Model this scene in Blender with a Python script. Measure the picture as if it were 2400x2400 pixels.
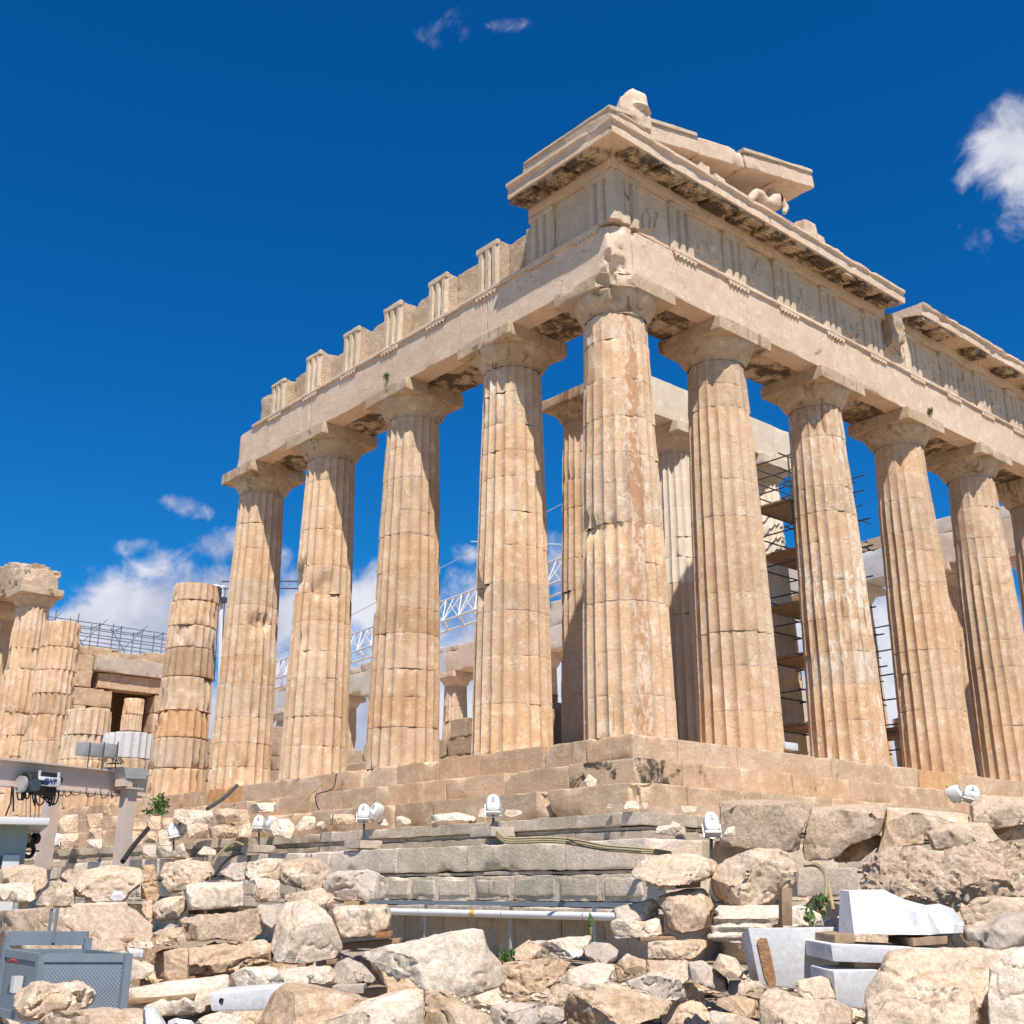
import bpy, bmesh, math, random
import numpy as np
from mathutils import Vector, Matrix

for o in list(bpy.data.objects):
    bpy.data.objects.remove(o)
S = bpy.context.scene
COL = S.collection

# ------------------------------------------------------------------ camera
CAM = np.array([16.3826, -17.5506, -2.8380])
YAW, PIT, FPX, CX, CY = math.radians(138.854), math.radians(20.523), 2660.0, 1200.0, 1089.2
cd = bpy.data.cameras.new('camera')
cam = bpy.data.objects.new('camera', cd)
COL.objects.link(cam)
cam.location = CAM
cam.rotation_euler = (math.pi / 2 + PIT, 0, YAW - math.pi / 2)
cd.sensor_width = 36.0
cd.lens = 36.0 * FPX / 2400.0
cd.shift_y = (CY - 1200.0) / 2400.0
cd.clip_start = 0.1
cd.clip_end = 6000.0
S.camera = cam

# ------------------------------------------------------------------ sun, sky, exposure
SUN = Vector((1.0, -0.58, 1.87)).normalized()
sl = bpy.data.lights.new('sun', 'SUN')
sl.energy = 5.0
sl.angle = math.radians(0.5)
sl.color = (1.0, 0.93, 0.82)
so = bpy.data.objects.new('sun', sl)
COL.objects.link(so)
so.rotation_euler = (-SUN).to_track_quat('-Z', 'Y').to_euler()
so.location = SUN * 80

S.view_settings.view_transform = 'Standard'
S.view_settings.look = 'None'
S.view_settings.exposure = 0.40
S.view_settings.gamma = 1.0
S.view_settings.use_curve_mapping = False

_fw = np.array([math.cos(YAW) * math.cos(PIT), math.sin(YAW) * math.cos(PIT), math.sin(PIT)])
_rt = np.array([math.sin(YAW), -math.cos(YAW), 0.0])
_up = np.cross(_rt, _fw)
HF = np.array([math.cos(YAW), math.sin(YAW), 0.0])      # level direction away from the viewer


def ray(px, py):
    return _fw + _rt * ((px - CX) / FPX) - _up * ((py - CY) / FPX)


def at(px, py, d):
    """point seen at photo pixel (px,py) whose level distance ahead is d"""
    r = ray(px, py)
    return CAM + r * (d / float(r @ HF))


def onp(px, py, ax, v):
    r = ray(px, py)
    return CAM + r * ((v - CAM[ax]) / r[ax])


W = bpy.data.worlds.new('World')
S.world = W
W.use_nodes = True
nt = W.node_tree
nt.nodes.clear()


class NT:
    """short node-tree writer"""
    def __init__(s, t):
        s.t = t

    def n(s, kind, ins=None, **kw):
        nd = s.t.nodes.new(kind)
        for k, v in kw.items():
            setattr(nd, k, v)
        for k, v in (ins or {}).items():
            if hasattr(v, 'is_output'):
                s.t.links.new(v, nd.inputs[k])
            else:
                nd.inputs[k].default_value = v
        return nd

    def math(s, op, a, b=0.0, clamp=False):
        return s.n('ShaderNodeMath', {0: a, 1: b}, operation=op, use_clamp=clamp).outputs[0]

    def vmath(s, op, a, b):
        nd = s.n('ShaderNodeVectorMath', {0: a, 1: b}, operation=op)
        return nd.outputs['Value'] if op == 'DOT_PRODUCT' else nd.outputs[0]

    def smooth(s, v, lo, hi, a=0.0, b=1.0):
        return s.n('ShaderNodeMapRange', {'Value': v, 'From Min': lo, 'From Max': hi, 'To Min': a, 'To Max': b},
                   interpolation_type='SMOOTHSTEP').outputs[0]

    def mix(s, f, a, b, mode='MIX'):
        nd = s.n('ShaderNodeMix', data_type='RGBA', blend_type=mode)
        for i, v in ((0, f), (6, a), (7, b)):
            if hasattr(v, 'is_output'):
                s.t.links.new(v, nd.inputs[i])
            elif i == 0:
                nd.inputs[i].default_value = v
            else:
                nd.inputs[i].default_value = tuple(v) + (1.0,)
        return nd.outputs[2]

    def noise(s, vec, scale, detail=4, rough=0.55, dist=0.0):
        return s.n('ShaderNodeTexNoise', {'Vector': vec, 'Scale': scale, 'Detail': detail, 'Roughness': rough,
                                          'Distortion': dist}).outputs['Fac']

    def scalev(s, vec, sc):
        return s.vmath('MULTIPLY', vec, sc)


N = NT(nt)
sky = N.n('ShaderNodeTexSky', sky_type='NISHITA', sun_disc=False)
sky.sun_elevation = math.asin(SUN.z)
sky.sun_rotation = math.atan2(SUN.x, SUN.y)
sky.altitude = 400.0
sky.air_density = 1.0
sky.dust_density = 0.25
sky.ozone_density = 4.0
hs = N.n('ShaderNodeHueSaturation', {'Color': sky.outputs[0], 'Hue': 0.5, 'Saturation': 1.35, 'Value': 1.0})
gm = N.mix(1.0, hs.outputs[0], (0.24, 1.0, 1.24), 'MULTIPLY')
dirv = N.n('ShaderNodeTexCoord').outputs['Generated']
warp = N.noise(dirv, 9.0, 3, 0.5)
wv = N.n('ShaderNodeTexNoise', {'Vector': dirv, 'Scale': 14.0, 'Detail': 3.0}).outputs['Color']
cl_n = N.noise(N.vmath('ADD', dirv, N.scalev(wv, (0.05, 0.05, 0.05))), 19.0, 11, 0.58)
# clouds: (photo x, y, half width, half height, tilt deg, density)
CL = [(330, 1470, 165, 115, 0, 1.2), (205, 1490, 150, 85, 0, 1.2), (430, 1435, 140, 85, 10, 1.15), (380, 1340, 75, 55, 0, .80),
      (560, 1480, 190, 110, 0, .85), (820, 1440, 150, 105, 0, .95), (1070, 1440, 160, 95, 0, .75), (1320, 1350, 90, 80, 0, .5),
      (680, 1330, 40, 60, 0, .5), (2085, 1490, 190, 110, 0, 1.1), (1860, 1500, 160, 110, 0, 1.1), (1640, 1500, 160, 100, 0, 1.0), (1000, 1530, 260, 120, 0, 1.0), (2330, 1560, 150, 90, 0, .8),
      (2350, 345, 70, 90, -30, .85), (2400, 450, 80, 120, 0, .85), (2330, 520, 70, 50, 40, .62),
      (1040, 66, 48, 40, 25, .46), (1190, 58, 36, 15, 8, .48), (440, 1192, 62, 22, -8, .62),
      (900, 1690, 950, 190, 0, 1.0), (1950, 1690, 650, 200, 0, 1.05), (205, 1330, 40, 16, -40, .5), (330, 1285, 60, 28, 0, .5), (500, 1275, 55, 35, 0, .55), (1095, 1300, 40, 22, 0, .5)]
tot = None
for (px, py, sx, sy, tl, dn) in CL:
    d0 = ray(px, py)
    d0 = d0 / np.linalg.norm(d0)
    u = np.cross(d0, [0, 0, 1]); u /= np.linalg.norm(u)
    v = np.cross(u, d0)
    c, s_ = math.cos(math.radians(tl)), math.sin(math.radians(tl))
    u, v = c * u + s_ * v, -s_ * u + c * v
    a = N.vmath('DOT_PRODUCT', dirv, tuple(u * FPX / sx))
    b = N.vmath('DOT_PRODUCT', dirv, tuple(v * FPX / sy))
    r2 = N.math('ADD', N.math('MULTIPLY', a, a), N.math('MULTIPLY', b, b))
    fr = N.vmath('DOT_PRODUCT', dirv, tuple(d0))
    m = N.math('MULTIPLY', N.math('SUBTRACT', 1.0, N.math('MULTIPLY', r2, 0.5)), dn)
    m = N.math('MULTIPLY', m, N.math('GREATER_THAN', fr, 0.0))
    tot = m if tot is None else N.math('SMOOTH_MAX' if False else 'MAXIMUM', tot, m)
tot = N.math('MAXIMUM', tot, -1.0)
den = N.math('ADD', N.math('MULTIPLY', tot, 0.72), N.math('MULTIPLY', N.math('SUBTRACT', cl_n, 0.5), 2.3))
cmask = N.smooth(den, 0.10, 0.74)
csh = N.smooth(N.math('ADD', N.noise(dirv, 11.0, 5, 0.5), N.math('MULTIPLY', den, 0.12)), 0.40, 0.70)
ccol = N.mix(csh, (4.6, 4.9, 6.3), (8.4, 8.4, 9.0))
out = N.mix(N.math('MULTIPLY', cmask, 0.95), gm, ccol)
bg = N.n('ShaderNodeBackground', {'Color': out, 'Strength': 0.076})
wo = N.n('ShaderNodeOutputWorld', {'Surface': bg.outputs[0]})

# ------------------------------------------------------------------ numeric noise
def _h(ix, iy, iz, seed):
    with np.errstate(over='ignore'):
        x = (ix.astype(np.int64) * 374761393 + iy.astype(np.int64) * 668265263 + iz.astype(np.int64) * 2147483647 + seed * 974634777)
        x = (x ^ (x >> 13)) * 1274126177
        x = x ^ (x >> 16)
    return (x & 0xFFFFFF).astype(np.float64) / 0xFFFFFF * 2 - 1


def vnoise(P, seed=0):
    P = np.asarray(P, float)
    I = np.floor(P)
    F = P - I
    I = I.astype(np.int64)
    U = F * F * F * (F * (F * 6 - 15) + 10)
    r = 0
    for dx in (0, 1):
        wx = U[:, 0] if dx else 1 - U[:, 0]
        for dy in (0, 1):
            wy = U[:, 1] if dy else 1 - U[:, 1]
            for dz in (0, 1):
                wz = U[:, 2] if dz else 1 - U[:, 2]
                r = r + wx * wy * wz * _h(I[:, 0] + dx, I[:, 1] + dy, I[:, 2] + dz, seed)
    return r


def fbm(P, f=1.0, o=4, seed=0, g=0.5):
    P = np.asarray(P, float)
    s, a, t = 0, 1.0, 0
    for k in range(o):
        s = s + a * vnoise(P * f * 2 ** k + 17.3 * k, seed + k)
        t += a
        a *= g
    return s / t * 1.6

# ------------------------------------------------------------------ meshes and objects
class MB:
    """collects pieces of geometry (world coordinates) for one mesh"""
    def __init__(s):
        s.v, s.f, s.t, s.n = [], [], [], 0

    def add(s, v, f, tint=(1, 1, 1)):
        v = np.asarray(v, float)
        s.v.append(v)
        s.f += [[i + s.n for i in q] for q in f]
        t = np.asarray(tint, float)
        s.t.append(np.tile(t, (len(v), 1)) if t.ndim == 1 else t)
        s.n += len(v)
        return s

    def box(s, lo, hi, M=None, tint=(1, 1, 1)):
        lo, hi = np.minimum(lo, hi), np.maximum(lo, hi)
        v = np.array([[(lo, hi)[i][0], (lo, hi)[j][1], (lo, hi)[k][2]] for i in (0, 1) for j in (0, 1) for k in (0, 1)])
        if M is not None:
            v = xf(v, M)
        f = [(0, 1, 3, 2), (4, 6, 7, 5), (0, 4, 5, 1), (2, 3, 7, 6), (0, 2, 6, 4), (1, 5, 7, 3)]
        return s.add(v, f, tint)

    def tube(s, pts, r, n=6, caps=True):
        P = np.asarray(pts, float)
        rr = np.ones(len(P)) * r if np.isscalar(r) else np.asarray(r, float)
        vs = []
        up = np.array([0.13, 0.21, 0.97])
        for i in range(len(P)):
            t = P[min(i + 1, len(P) - 1)] - P[max(i - 1, 0)]
            t = t / (np.linalg.norm(t) + 1e-9)
            a = np.cross(t, up)
            if np.linalg.norm(a) < .05:
                a = np.cross(t, [1, 0, 0])
            a /= np.linalg.norm(a)
            b = np.cross(t, a)
            for k in range(n):
                w = 2 * math.pi * k / n
                vs.append(P[i] + rr[i] * (math.cos(w) * a + math.sin(w) * b))
        f = []
        for i in range(len(P) - 1):
            for k in range(n):
                f.append((i * n + k, i * n + (k + 1) % n, (i + 1) * n + (k + 1) % n, (i + 1) * n + k))
        if caps:
            f.append(tuple(range(n))[::-1])
            f.append(tuple((len(P) - 1) * n + k for k in range(n)))
        return s.add(vs, f)

    def build(s, name, m, parent=None, base=None, smooth=35):
        v = np.concatenate(s.v)
        if parent is not None:
            b = np.array(ROOTLOC[parent.name])
        elif base is not None:
            b = np.asarray(base, float)
        else:
            b = np.array([(v[:, 0].min() + v[:, 0].max()) / 2, (v[:, 1].min() + v[:, 1].max()) / 2, v[:, 2].min()])
        me = bpy.data.meshes.new(name)
        me.from_pydata((v - b).tolist(), [], s.f)
        ca = me.color_attributes.new('tint', 'FLOAT_COLOR', 'POINT')
        tt = np.ones((len(v), 4))
        tt[:, :3] = np.concatenate(s.t)
        ca.data.foreach_set('color', tt.ravel())
        finish(me, smooth)
        o = bpy.data.objects.new(name, me)
        me.materials.append(m)
        COL.objects.link(o)
        if parent is not None:
            o.parent = parent
            ROOTLOC[o.name] = tuple(b)
        else:
            o.location = b
            ROOTLOC[o.name] = tuple(b)
        return o


ROOTLOC = {}


def finish(me, smooth=35):
    bm = bmesh.new()
    bm.from_mesh(me)
    bmesh.ops.recalc_face_normals(bm, faces=bm.faces)
    bm.to_mesh(me)
    bm.free()
    if smooth:
        me.polygons.foreach_set('use_smooth', [True] * len(me.polygons))
        me.set_sharp_from_angle(angle=math.radians(smooth))
    me.update()


def xf(v, M):
    M = np.array(M)
    return np.asarray(v) @ M[:3, :3].T + M[:3, 3]


def thing(name, loc, label, cat, group=None):
    o = bpy.data.objects.new(name, None)
    COL.objects.link(o)
    o.location = loc
    o.empty_display_size = 0.2
    ROOTLOC[o.name] = tuple(loc)
    return tag(o, label, cat, group)


def tag(o, label=None, cat=None, group=None, kind=None):
    if label:
        o['label'] = label
    if cat:
        o['category'] = cat
    if group:
        o['group'] = group
    if kind:
        o['kind'] = kind
    return o


def axis_pts(lo, hi, res, e):
    L = hi - lo
    e = min(e, L * .2)
    a = [lo, lo + e * .35, lo + e]
    n = max(1, int(round((L - 2 * e) / res)))
    a += [lo + e + (L - 2 * e) * k / n for k in range(1, n)]
    a += [hi - e, hi - e * .35, hi]
    return np.array(a)


def block(mb, lo, hi, wear=.03, seed=0, res=.16, rough=.006, chips=(), M=None, tint=(1, 1, 1), freq=2.2, e=.05):
    """a worn stone block: box with unevenly rounded, chipped edges. chips: (point, normal, noise) planes that cut it"""
    lo, hi = np.minimum(lo, hi).astype(float), np.maximum(lo, hi).astype(float)
    A = [axis_pts(lo[k], hi[k], res, e) for k in range(3)]
    n = [len(a) for a in A]
    ids, faces = {}, []

    def vid(i, j, k):
        key = (i, j, k)
        if key not in ids:
            ids[key] = len(ids)
        return ids[key]
    for ax in range(3):
        b, c = (ax + 1) % 3, (ax + 2) % 3
        for side in (0, n[ax] - 1):
            for i in range(n[b] - 1):
                for j in range(n[c] - 1):
                    q = []
                    for (di, dj) in ((0, 0), (1, 0), (1, 1), (0, 1)):
                        t = [0, 0, 0]
                        t[ax], t[b], t[c] = side, i + di, j + dj
                        q.append(vid(*t))
                    faces.append(q if side else q[::-1])
    K = np.array(list(ids.keys()))
    P = np.stack([A[k][K[:, k]] for k in range(3)], 1)
    nz = fbm(P + seed * 3.7, freq, 4, seed)
    r = wear * (.13 + 3.0 * np.clip(nz - .05, 0, 1) ** 1.3)
    r = np.clip(r, .002, .45 * (hi - lo).min())[:, None]
    Q = np.clip(P, lo + r, hi - r)
    d = P - Q
    L = np.linalg.norm(d, axis=1, keepdims=True)
    nrm = d / np.maximum(L, 1e-9)
    P = Q + nrm * r
    P = P + nrm * (rough * fbm(P + seed, 4.5, 4, seed + 5))[:, None]
    for (pt, nn, am) in chips:
        nn = np.asarray(nn, float)
        nn /= np.linalg.norm(nn)
        s_ = (P - np.asarray(pt)) @ nn + am * fbm(P + 9.1, 2.6, 5, seed + 11, .62)
        s_ = np.maximum(s_, 0)
        P = P - nn * s_[:, None]
    if M is not None:
        P = xf(P, M)
    return mb.add(P, faces, tint)


def grid_faces(nu, nv, cu=False, cv=False):
    f = []
    for i in range(nu if cu else nu - 1):
        for j in range(nv if cv else nv - 1):
            f.append((i * nv + j, i * nv + (j + 1) % nv, ((i + 1) % nu) * nv + (j + 1) % nv, ((i + 1) % nu) * nv + j))
    return f

# ------------------------------------------------------------------ materials
def stone(name, a, b, c, tint=False, streak=None, peel=None, crust=None, specks=.5, bump=.35, pits=.0, rough=.85, fine=.30,
          bed=0.0, veins=0.0, big=.7, rnd=.12, grain=.0, grain_scale=75.0):
    m = bpy.data.materials.new(name)
    m.use_nodes = True
    t = m.node_tree
    t.nodes.clear()
    n = NT(t)
    pos = n.n('ShaderNodeNewGeometry').outputs['Position']
    nb = n.noise(pos, big, 4, .6)
    nm = n.noise(pos, 3.1, 8, .66)
    nf = n.noise(pos, 21.0, 7, .72)
    col = n.mix(n.smooth(nb, .38, .62), a, b)
    col = n.mix(n.smooth(nm, .46, .70), col, c)
    if bed:
        wv_ = n.noise(n.scalev(pos, (1.3, 1.3, 9.0)), 1.6, 6, .62, .6)
        col = n.mix(n.math('MULTIPLY', n.smooth(wv_, .50, .64), bed), col, tuple(x * f for x, f in zip(c, (.72, .58, .45))))
    if peel:
        pc, lo, hi = peel
        pn = n.noise(n.scalev(pos, (1, 1, .45)), 5.5, 9, .68)
        pn = n.math('ADD', pn, n.math('MULTIPLY', n.math('SUBTRACT', n.noise(pos, .55, 3), .5), .5))
        col = n.mix(n.smooth(pn, lo, hi), col, pc)
    if streak:
        sc, lo, hi = streak
        sn = n.noise(n.scalev(pos, (1, 1, .10)), 6.5, 7, .62, .25)
        sn = n.math('ADD', sn, n.math('MULTIPLY', n.math('SUBTRACT', n.noise(pos, .42, 3), .5), .65))
        sn = n.math('ADD', sn, n.math('MULTIPLY', n.math('SUBTRACT', nf, .5), .28))
        col = n.mix(n.smooth(sn, lo, hi), col, sc)
    if crust:
        cc, lo, hi = crust
        cn = n.noise(n.scalev(pos, (1, 1, 1.0)), 1.9, 9, .62, .5)
        col = n.mix(n.smooth(cn, lo, hi), col, cc)
    if veins:
        vv = n.n('ShaderNodeTexVoronoi', {'Vector': n.vmath('ADD', pos, n.scalev(n.n('ShaderNodeTexNoise', {'Vector': pos, 'Scale': 2.2, 'Detail': 5.0}).outputs['Color'], (.5, .5, .5))), 'Scale': .9}, feature='DISTANCE_TO_EDGE').outputs['Distance']
        vm_ = n.math('MULTIPLY', n.smooth(vv, .0, .014, 1, 0), veins)
        vm_ = n.math('MULTIPLY', vm_, n.smooth(nm, .42, .55))
        col = n.mix(vm_, col, (.10, .065, .04))
    if specks:
        sp = n.noise(pos, 33.0, 5, .75)
        col = n.mix(n.math('MULTIPLY', n.smooth(sp, .60, .74), specks), col, tuple(x * .45 for x in a))
    nf2 = n.smooth(nf, .30, .70)
    k = n.math('ADD', 1 - fine / 2, n.math('MULTIPLY', nf2, fine))
    if grain:
        k = n.math('MULTIPLY', k, n.math('ADD', 1 - grain / 2, n.math('MULTIPLY', n.smooth(n.noise(pos, grain_scale, 3, .8), .3, .7), grain)))
    rn = n.n('ShaderNodeObjectInfo').outputs['Random']
    k = n.math('MULTIPLY', k, n.math('ADD', 1 - rnd / 2, n.math('MULTIPLY', rn, rnd)))
    cb = n.n('ShaderNodeCombineColor', {0: k, 1: k, 2: k}).outputs[0]
    col = n.mix(1.0, col, cb, 'MULTIPLY')
    if tint:
        at_ = n.n('ShaderNodeAttribute', attribute_name='tint').outputs['Color']
        col = n.mix(1.0, col, at_, 'MULTIPLY')
    h = n.math('ADD', n.math('MULTIPLY', nf, .6), n.math('MULTIPLY', nm, .8))
    if pits:
        pv = n.noise(pos, 13.0, 9, .8)
        h = n.math('ADD', h, n.math('MULTIPLY', n.smooth(pv, .35, .6), pits))
        col = n.mix(n.math('MULTIPLY', n.smooth(pv, .27, .40, 1, 0), min(1, pits * .55)), col, tuple(x * .5 for x in a))
    bp = n.n('ShaderNodeBump', {'Height': h, 'Strength': bump, 'Distance': .06})
    bs = n.n('ShaderNodeBsdfPrincipled', {'Base Color': col, 'Roughness': rough, 'Normal': bp.outputs[0]})
    try:
        bs.inputs['Specular IOR Level'].default_value = .25
    except Exception:
        pass
    n.n('ShaderNodeOutputMaterial', {'Surface': bs.outputs[0]})
    return m


def rust_band(m, tangent, centre, half, colour):
    """broken rust stains running down one side of a shaft"""
    n = NT(m.node_tree)
    bs = [x for x in m.node_tree.nodes if x.type == 'BSDF_PRINCIPLED'][0]
    old = bs.inputs['Base Color'].links[0].from_socket
    pos = n.n('ShaderNodeNewGeometry').outputs['Position']
    t = n.vmath('DOT_PRODUCT', pos, tangent)
    wob = n.math('MULTIPLY', n.math('SUBTRACT', n.noise(pos, .9, 3), .5), .35)
    d = n.math('ABSOLUTE', n.math('SUBTRACT', n.math('ADD', t, wob), centre))
    w = n.smooth(d, 0, half, 1, 0)
    bl = n.noise(n.scalev(pos, (1, 1, .5)), 10.0, 9, .75)
    v = n.math('ADD', n.math('MULTIPLY', w, .26), bl)
    v = n.math('ADD', v, n.math('MULTIPLY', n.math('SUBTRACT', n.noise(pos, 1.1, 2), .5), .35))
    zf = n.smooth(n.n('ShaderNodeSeparateXYZ', {0: pos}).outputs[2], .5, 6.5, .0, .10)
    v = n.math('SUBTRACT', n.math('ADD', v, zf), .06)
    hi = n.smooth(v, .62, .80)
    pl = n.smooth(n.math('ADD', n.math('MULTIPLY', w, .30), n.noise(n.scalev(pos, (1, 1, .6)), 4.5, 9, .7)), .62, .74)
    c1 = n.mix(n.math('MULTIPLY', pl, .55), old, (.72, .62, .52))
    c2 = n.mix(n.math('MULTIPLY', hi, .8), c1, colour)
    m.node_tree.links.new(c2, bs.inputs['Base Color'])


def plain(name, c, rough=.5, metal=0.0, var=.15, scale=6.0, spec=.4):
    m = bpy.data.materials.new(name)
    m.use_nodes = True
    t = m.node_tree
    t.nodes.clear()
    n = NT(t)
    pos = n.n('ShaderNodeNewGeometry').outputs['Position']
    nz = n.noise(pos, scale, 6, .6)
    col = n.mix(n.smooth(nz, .35, .7), c, tuple(x * (1 - var) for x in c))
    gr = n.noise(n.scalev(pos, (1, 1, .15)), 18.0, 5, .6)
    col = n.mix(n.math('MULTIPLY', n.smooth(gr, .58, .75), var * 2), col, tuple(x * .6 for x in c))
    bp = n.n('ShaderNodeBump', {'Height': n.noise(pos, 40.0, 3), 'Strength': .08, 'Distance': .02})
    bs = n.n('ShaderNodeBsdfPrincipled', {'Base Color': col, 'Roughness': rough, 'Metallic': metal, 'Normal': bp.outputs[0]})
    bs.inputs['Specular IOR Level'].default_value = spec
    n.n('ShaderNodeOutputMaterial', {'Surface': bs.outputs[0]})
    return m


TAN, WARM, PALE = (.60, .425, .285), (.53, .35, .215), (.68, .525, .38)
RUST = (.33, .145, .055)
CRUST = (.105, .075, .052)
M = dict(
    column=stone('column_marble', TAN, WARM, PALE, tint=True, streak=((.36, .19, .09), .69, .84), peel=((.68, .56, .43), .60, .72), specks=.35, veins=.35, bed=.22),
    crusted=stone('black_crusted_marble', (.55, .40, .27), (.49, .33, .2), (.60, .46, .33), crust=((.06, .05, .04), .49, .60), specks=.5, bump=.6),
    stained=stone('stained_column_marble', TAN, WARM, PALE, tint=True, streak=((.33, .16, .07), .60, .74), peel=((.70, .59, .47), .52, .63), specks=.45, veins=.4, bed=.2),
    capital=stone('capital_marble', (.52, .39, .27), (.46, .33, .21), (.60, .48, .35), streak=((.28, .15, .08), .60, .76), crust=(CRUST, .56, .74), specks=.5, bump=.45),
    entab=stone('entablature_marble', (0.645, 0.49, 0.365), (0.59, 0.43, 0.31), (0.7, 0.55, 0.425), streak=((.44, .26, .15), .70, .92), peel=((.68, .58, .48), .60, .76), crust=((.30, .21, .14), .68, .78), specks=.22, fine=.22, veins=.4),
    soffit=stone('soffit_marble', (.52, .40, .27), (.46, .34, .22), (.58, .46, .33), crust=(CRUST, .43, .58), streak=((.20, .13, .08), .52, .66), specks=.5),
    frieze=stone('frieze_marble', (.58, .46, .34), (.53, .41, .29), (.64, .52, .40), streak=((.22, .15, .10), .72, .88), crust=((.16, .12, .09), .64, .74), specks=.4),
    rough=stone('rough_backing_marble', (.60, .44, .30), (.66, .50, .36), (.53, .39, .28), pits=.8, bump=.7, specks=.5),
    step=stone('step_marble', (.58, .41, .275), (.50, .335, .205), (.66, .51, .37), tint=True, streak=((.40, .23, .11), .62, .84), peel=((.68, .56, .43), .58, .74), crust=((.14, .105, .075), .64, .76), bed=.45, specks=.5, veins=.2),
    poros=stone('grey_limestone', (.68, .565, .44), (.54, .45, .35), (.76, .65, .53), tint=True, streak=((.10, .09, .08), .62, .80), pits=.6, bump=.5, specks=.6, crust=((.09, .08, .07), .66, .76)),
    tan=stone('tan_marble_block', (0.59, 0.455, 0.335), (0.51, 0.375, 0.26), (0.66, 0.545, 0.43), streak=((.36, .20, .10), .64, .84), bed=.55, specks=.8, veins=.25, bump=.45, pits=.15, fine=.5, grain=.38, rnd=.2),
    pale=stone('pale_marble_block', (0.63, 0.53, 0.425), (0.56, 0.45, 0.345), (0.7, 0.61, 0.51), streak=((.40, .24, .13), .66, .86), bed=.4, specks=.7, veins=.2, bump=.4, fine=.5, pits=.12, grain=.38, rnd=.15),
    pit=stone('pitted_marble_block', (0.568, 0.421, 0.305), (0.516, 0.378, 0.271), (0.636, 0.499, 0.378), pits=.6, bump=.6, specks=.5, fine=.5, grain=.38, rnd=.15),
    grey=stone('grey_marble_block', (0.454, 0.374, 0.307), (0.504, 0.416, 0.340), (0.571, 0.483, 0.399), pits=.3, bump=.4, specks=.5, crust=((.24, .14, .12), .60, .74), grain=.38, rnd=.2),
    brown=stone('brown_marble_block', (0.55, 0.405, 0.28), (0.48, 0.335, 0.215), (0.63, 0.49, 0.365), bed=.8, specks=.8, bump=.5, veins=.2, pits=.2, fine=.5, grain=.38, rnd=.15),
    white=stone('new_white_marble', (0.57, 0.565, 0.57), (0.52, 0.515, 0.525), (0.61, 0.6, 0.6), specks=.10, bump=.16, fine=.22, bed=.06, veins=.12, crust=((.46, .42, .37), .62, .82), rnd=.05),
    newdrum=stone('new_marble_drum', (.70, .66, .60), (.66, .60, .52), (.74, .70, .64), tint=True, specks=.1, bump=.12, fine=.15),
    newblock=stone('restored_marble', (.66, .58, .48), (.60, .50, .39), (.72, .66, .58), specks=.2, bump=.2, fine=.2, big=.35),
    ground=stone('earth_and_gravel', (0.510, 0.404, 0.293), (0.442, 0.340, 0.238), (0.595, 0.501, 0.391), pits=.6, bump=.8, specks=.6),
    patina=stone('orange_patina', (.48, .26, .13), (.40, .19, .08), (.62, .45, .30), pits=.4, bump=.6),
    beige=plain('beige_paint', (.60, .48, .41), .45, 0, .12),
    steel=plain('grey_steel_paint', (.20, .235, .275), .45, 0, .12),
    mesh=plain('grey_mesh_panel', (.23, .27, .32), .5, 0, .10),
    galv=plain('galvanised_steel', (.48, .47, .44), .4, .4, .15),
    scaf=plain('scaffold_steel', (.085, .095, .105), .5, .3, .25),
    scafblue=plain('blue_grey_scaffold_steel', (.15, .19, .24), .5, .2, .2),
    crane=plain('white_crane_paint', (.72, .72, .72), .5, 0, .08),
    plastic=plain('white_plastic', (.62, .62, .61), .35, 0, .05),
    dark=plain('black_rubber', (.018, .018, .02), .55, 0, .2),
    glass=plain('dark_glass', (.05, .07, .09), .12, 0, .1),
    blue=plain('blue_lettering', (.02, .05, .22), .4, 0, .02),
    wood=plain('weathered_timber', (.36, .235, .14), .8, 0, .35, 9),
    olive=plain('olive_cable', (.30, .24, .13), .6, 0, .2),
    leaf=plain('green_leaf', (.075, .16, .03), .6, 0, .35, 12),
    straw=plain('dry_grass', (.42, .33, .17), .8, 0, .3, 12),
    yellow=plain('yellow_tape', (.65, .42, .05), .5, 0, .1),
    red=plain('red_plastic', (.45, .05, .03), .5, 0, .1),
    cabin=plain('grey_green_cabin_paint', (.33, .37, .35), .5, 0, .1),
)

_n = NT(M['mesh'].node_tree)
_b = [x for x in M['mesh'].node_tree.nodes if x.type == 'BSDF_PRINCIPLED'][0]
_c = _b.inputs['Base Color'].links[0].from_socket
_p = _n.n('ShaderNodeNewGeometry').outputs['Position']
_s = _n.n('ShaderNodeSeparateXYZ', {0: _p})
_w1 = _n.math('SINE', _n.math('MULTIPLY', _s.outputs[2], 210.0))
_w2 = _n.math('SINE', _n.math('MULTIPLY', _n.vmath('DOT_PRODUCT', _p, (.658, .753, 0)), 210.0))
M['mesh'].node_tree.links.new(_n.mix(_n.smooth(_n.math('MULTIPLY', _w1, _w2), .1, .5), _c, (.10, .12, .15)), _b.inputs['Base Color'])
M['corner'] = stone('rust_streaked_marble', TAN, WARM, PALE, tint=True, streak=((.36, .19, .09), .66, .82), peel=((.68, .56, .43), .56, .68), specks=.4, veins=.35, bed=.2)
rust_band(M['corner'], (.658, .753, 0), .24, .34, (.40, .185, .075))

# ------------------------------------------------------------------ ground
def ground_z(x, y):
    d = (np.asarray(x) - CAM[0]) * HF[0] + (np.asarray(y) - CAM[1]) * HF[1]
    t = np.clip((d - 8.0) / 10.0, 0, 1)
    return -4.62 + .68 * t * t * (3 - 2 * t)


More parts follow.
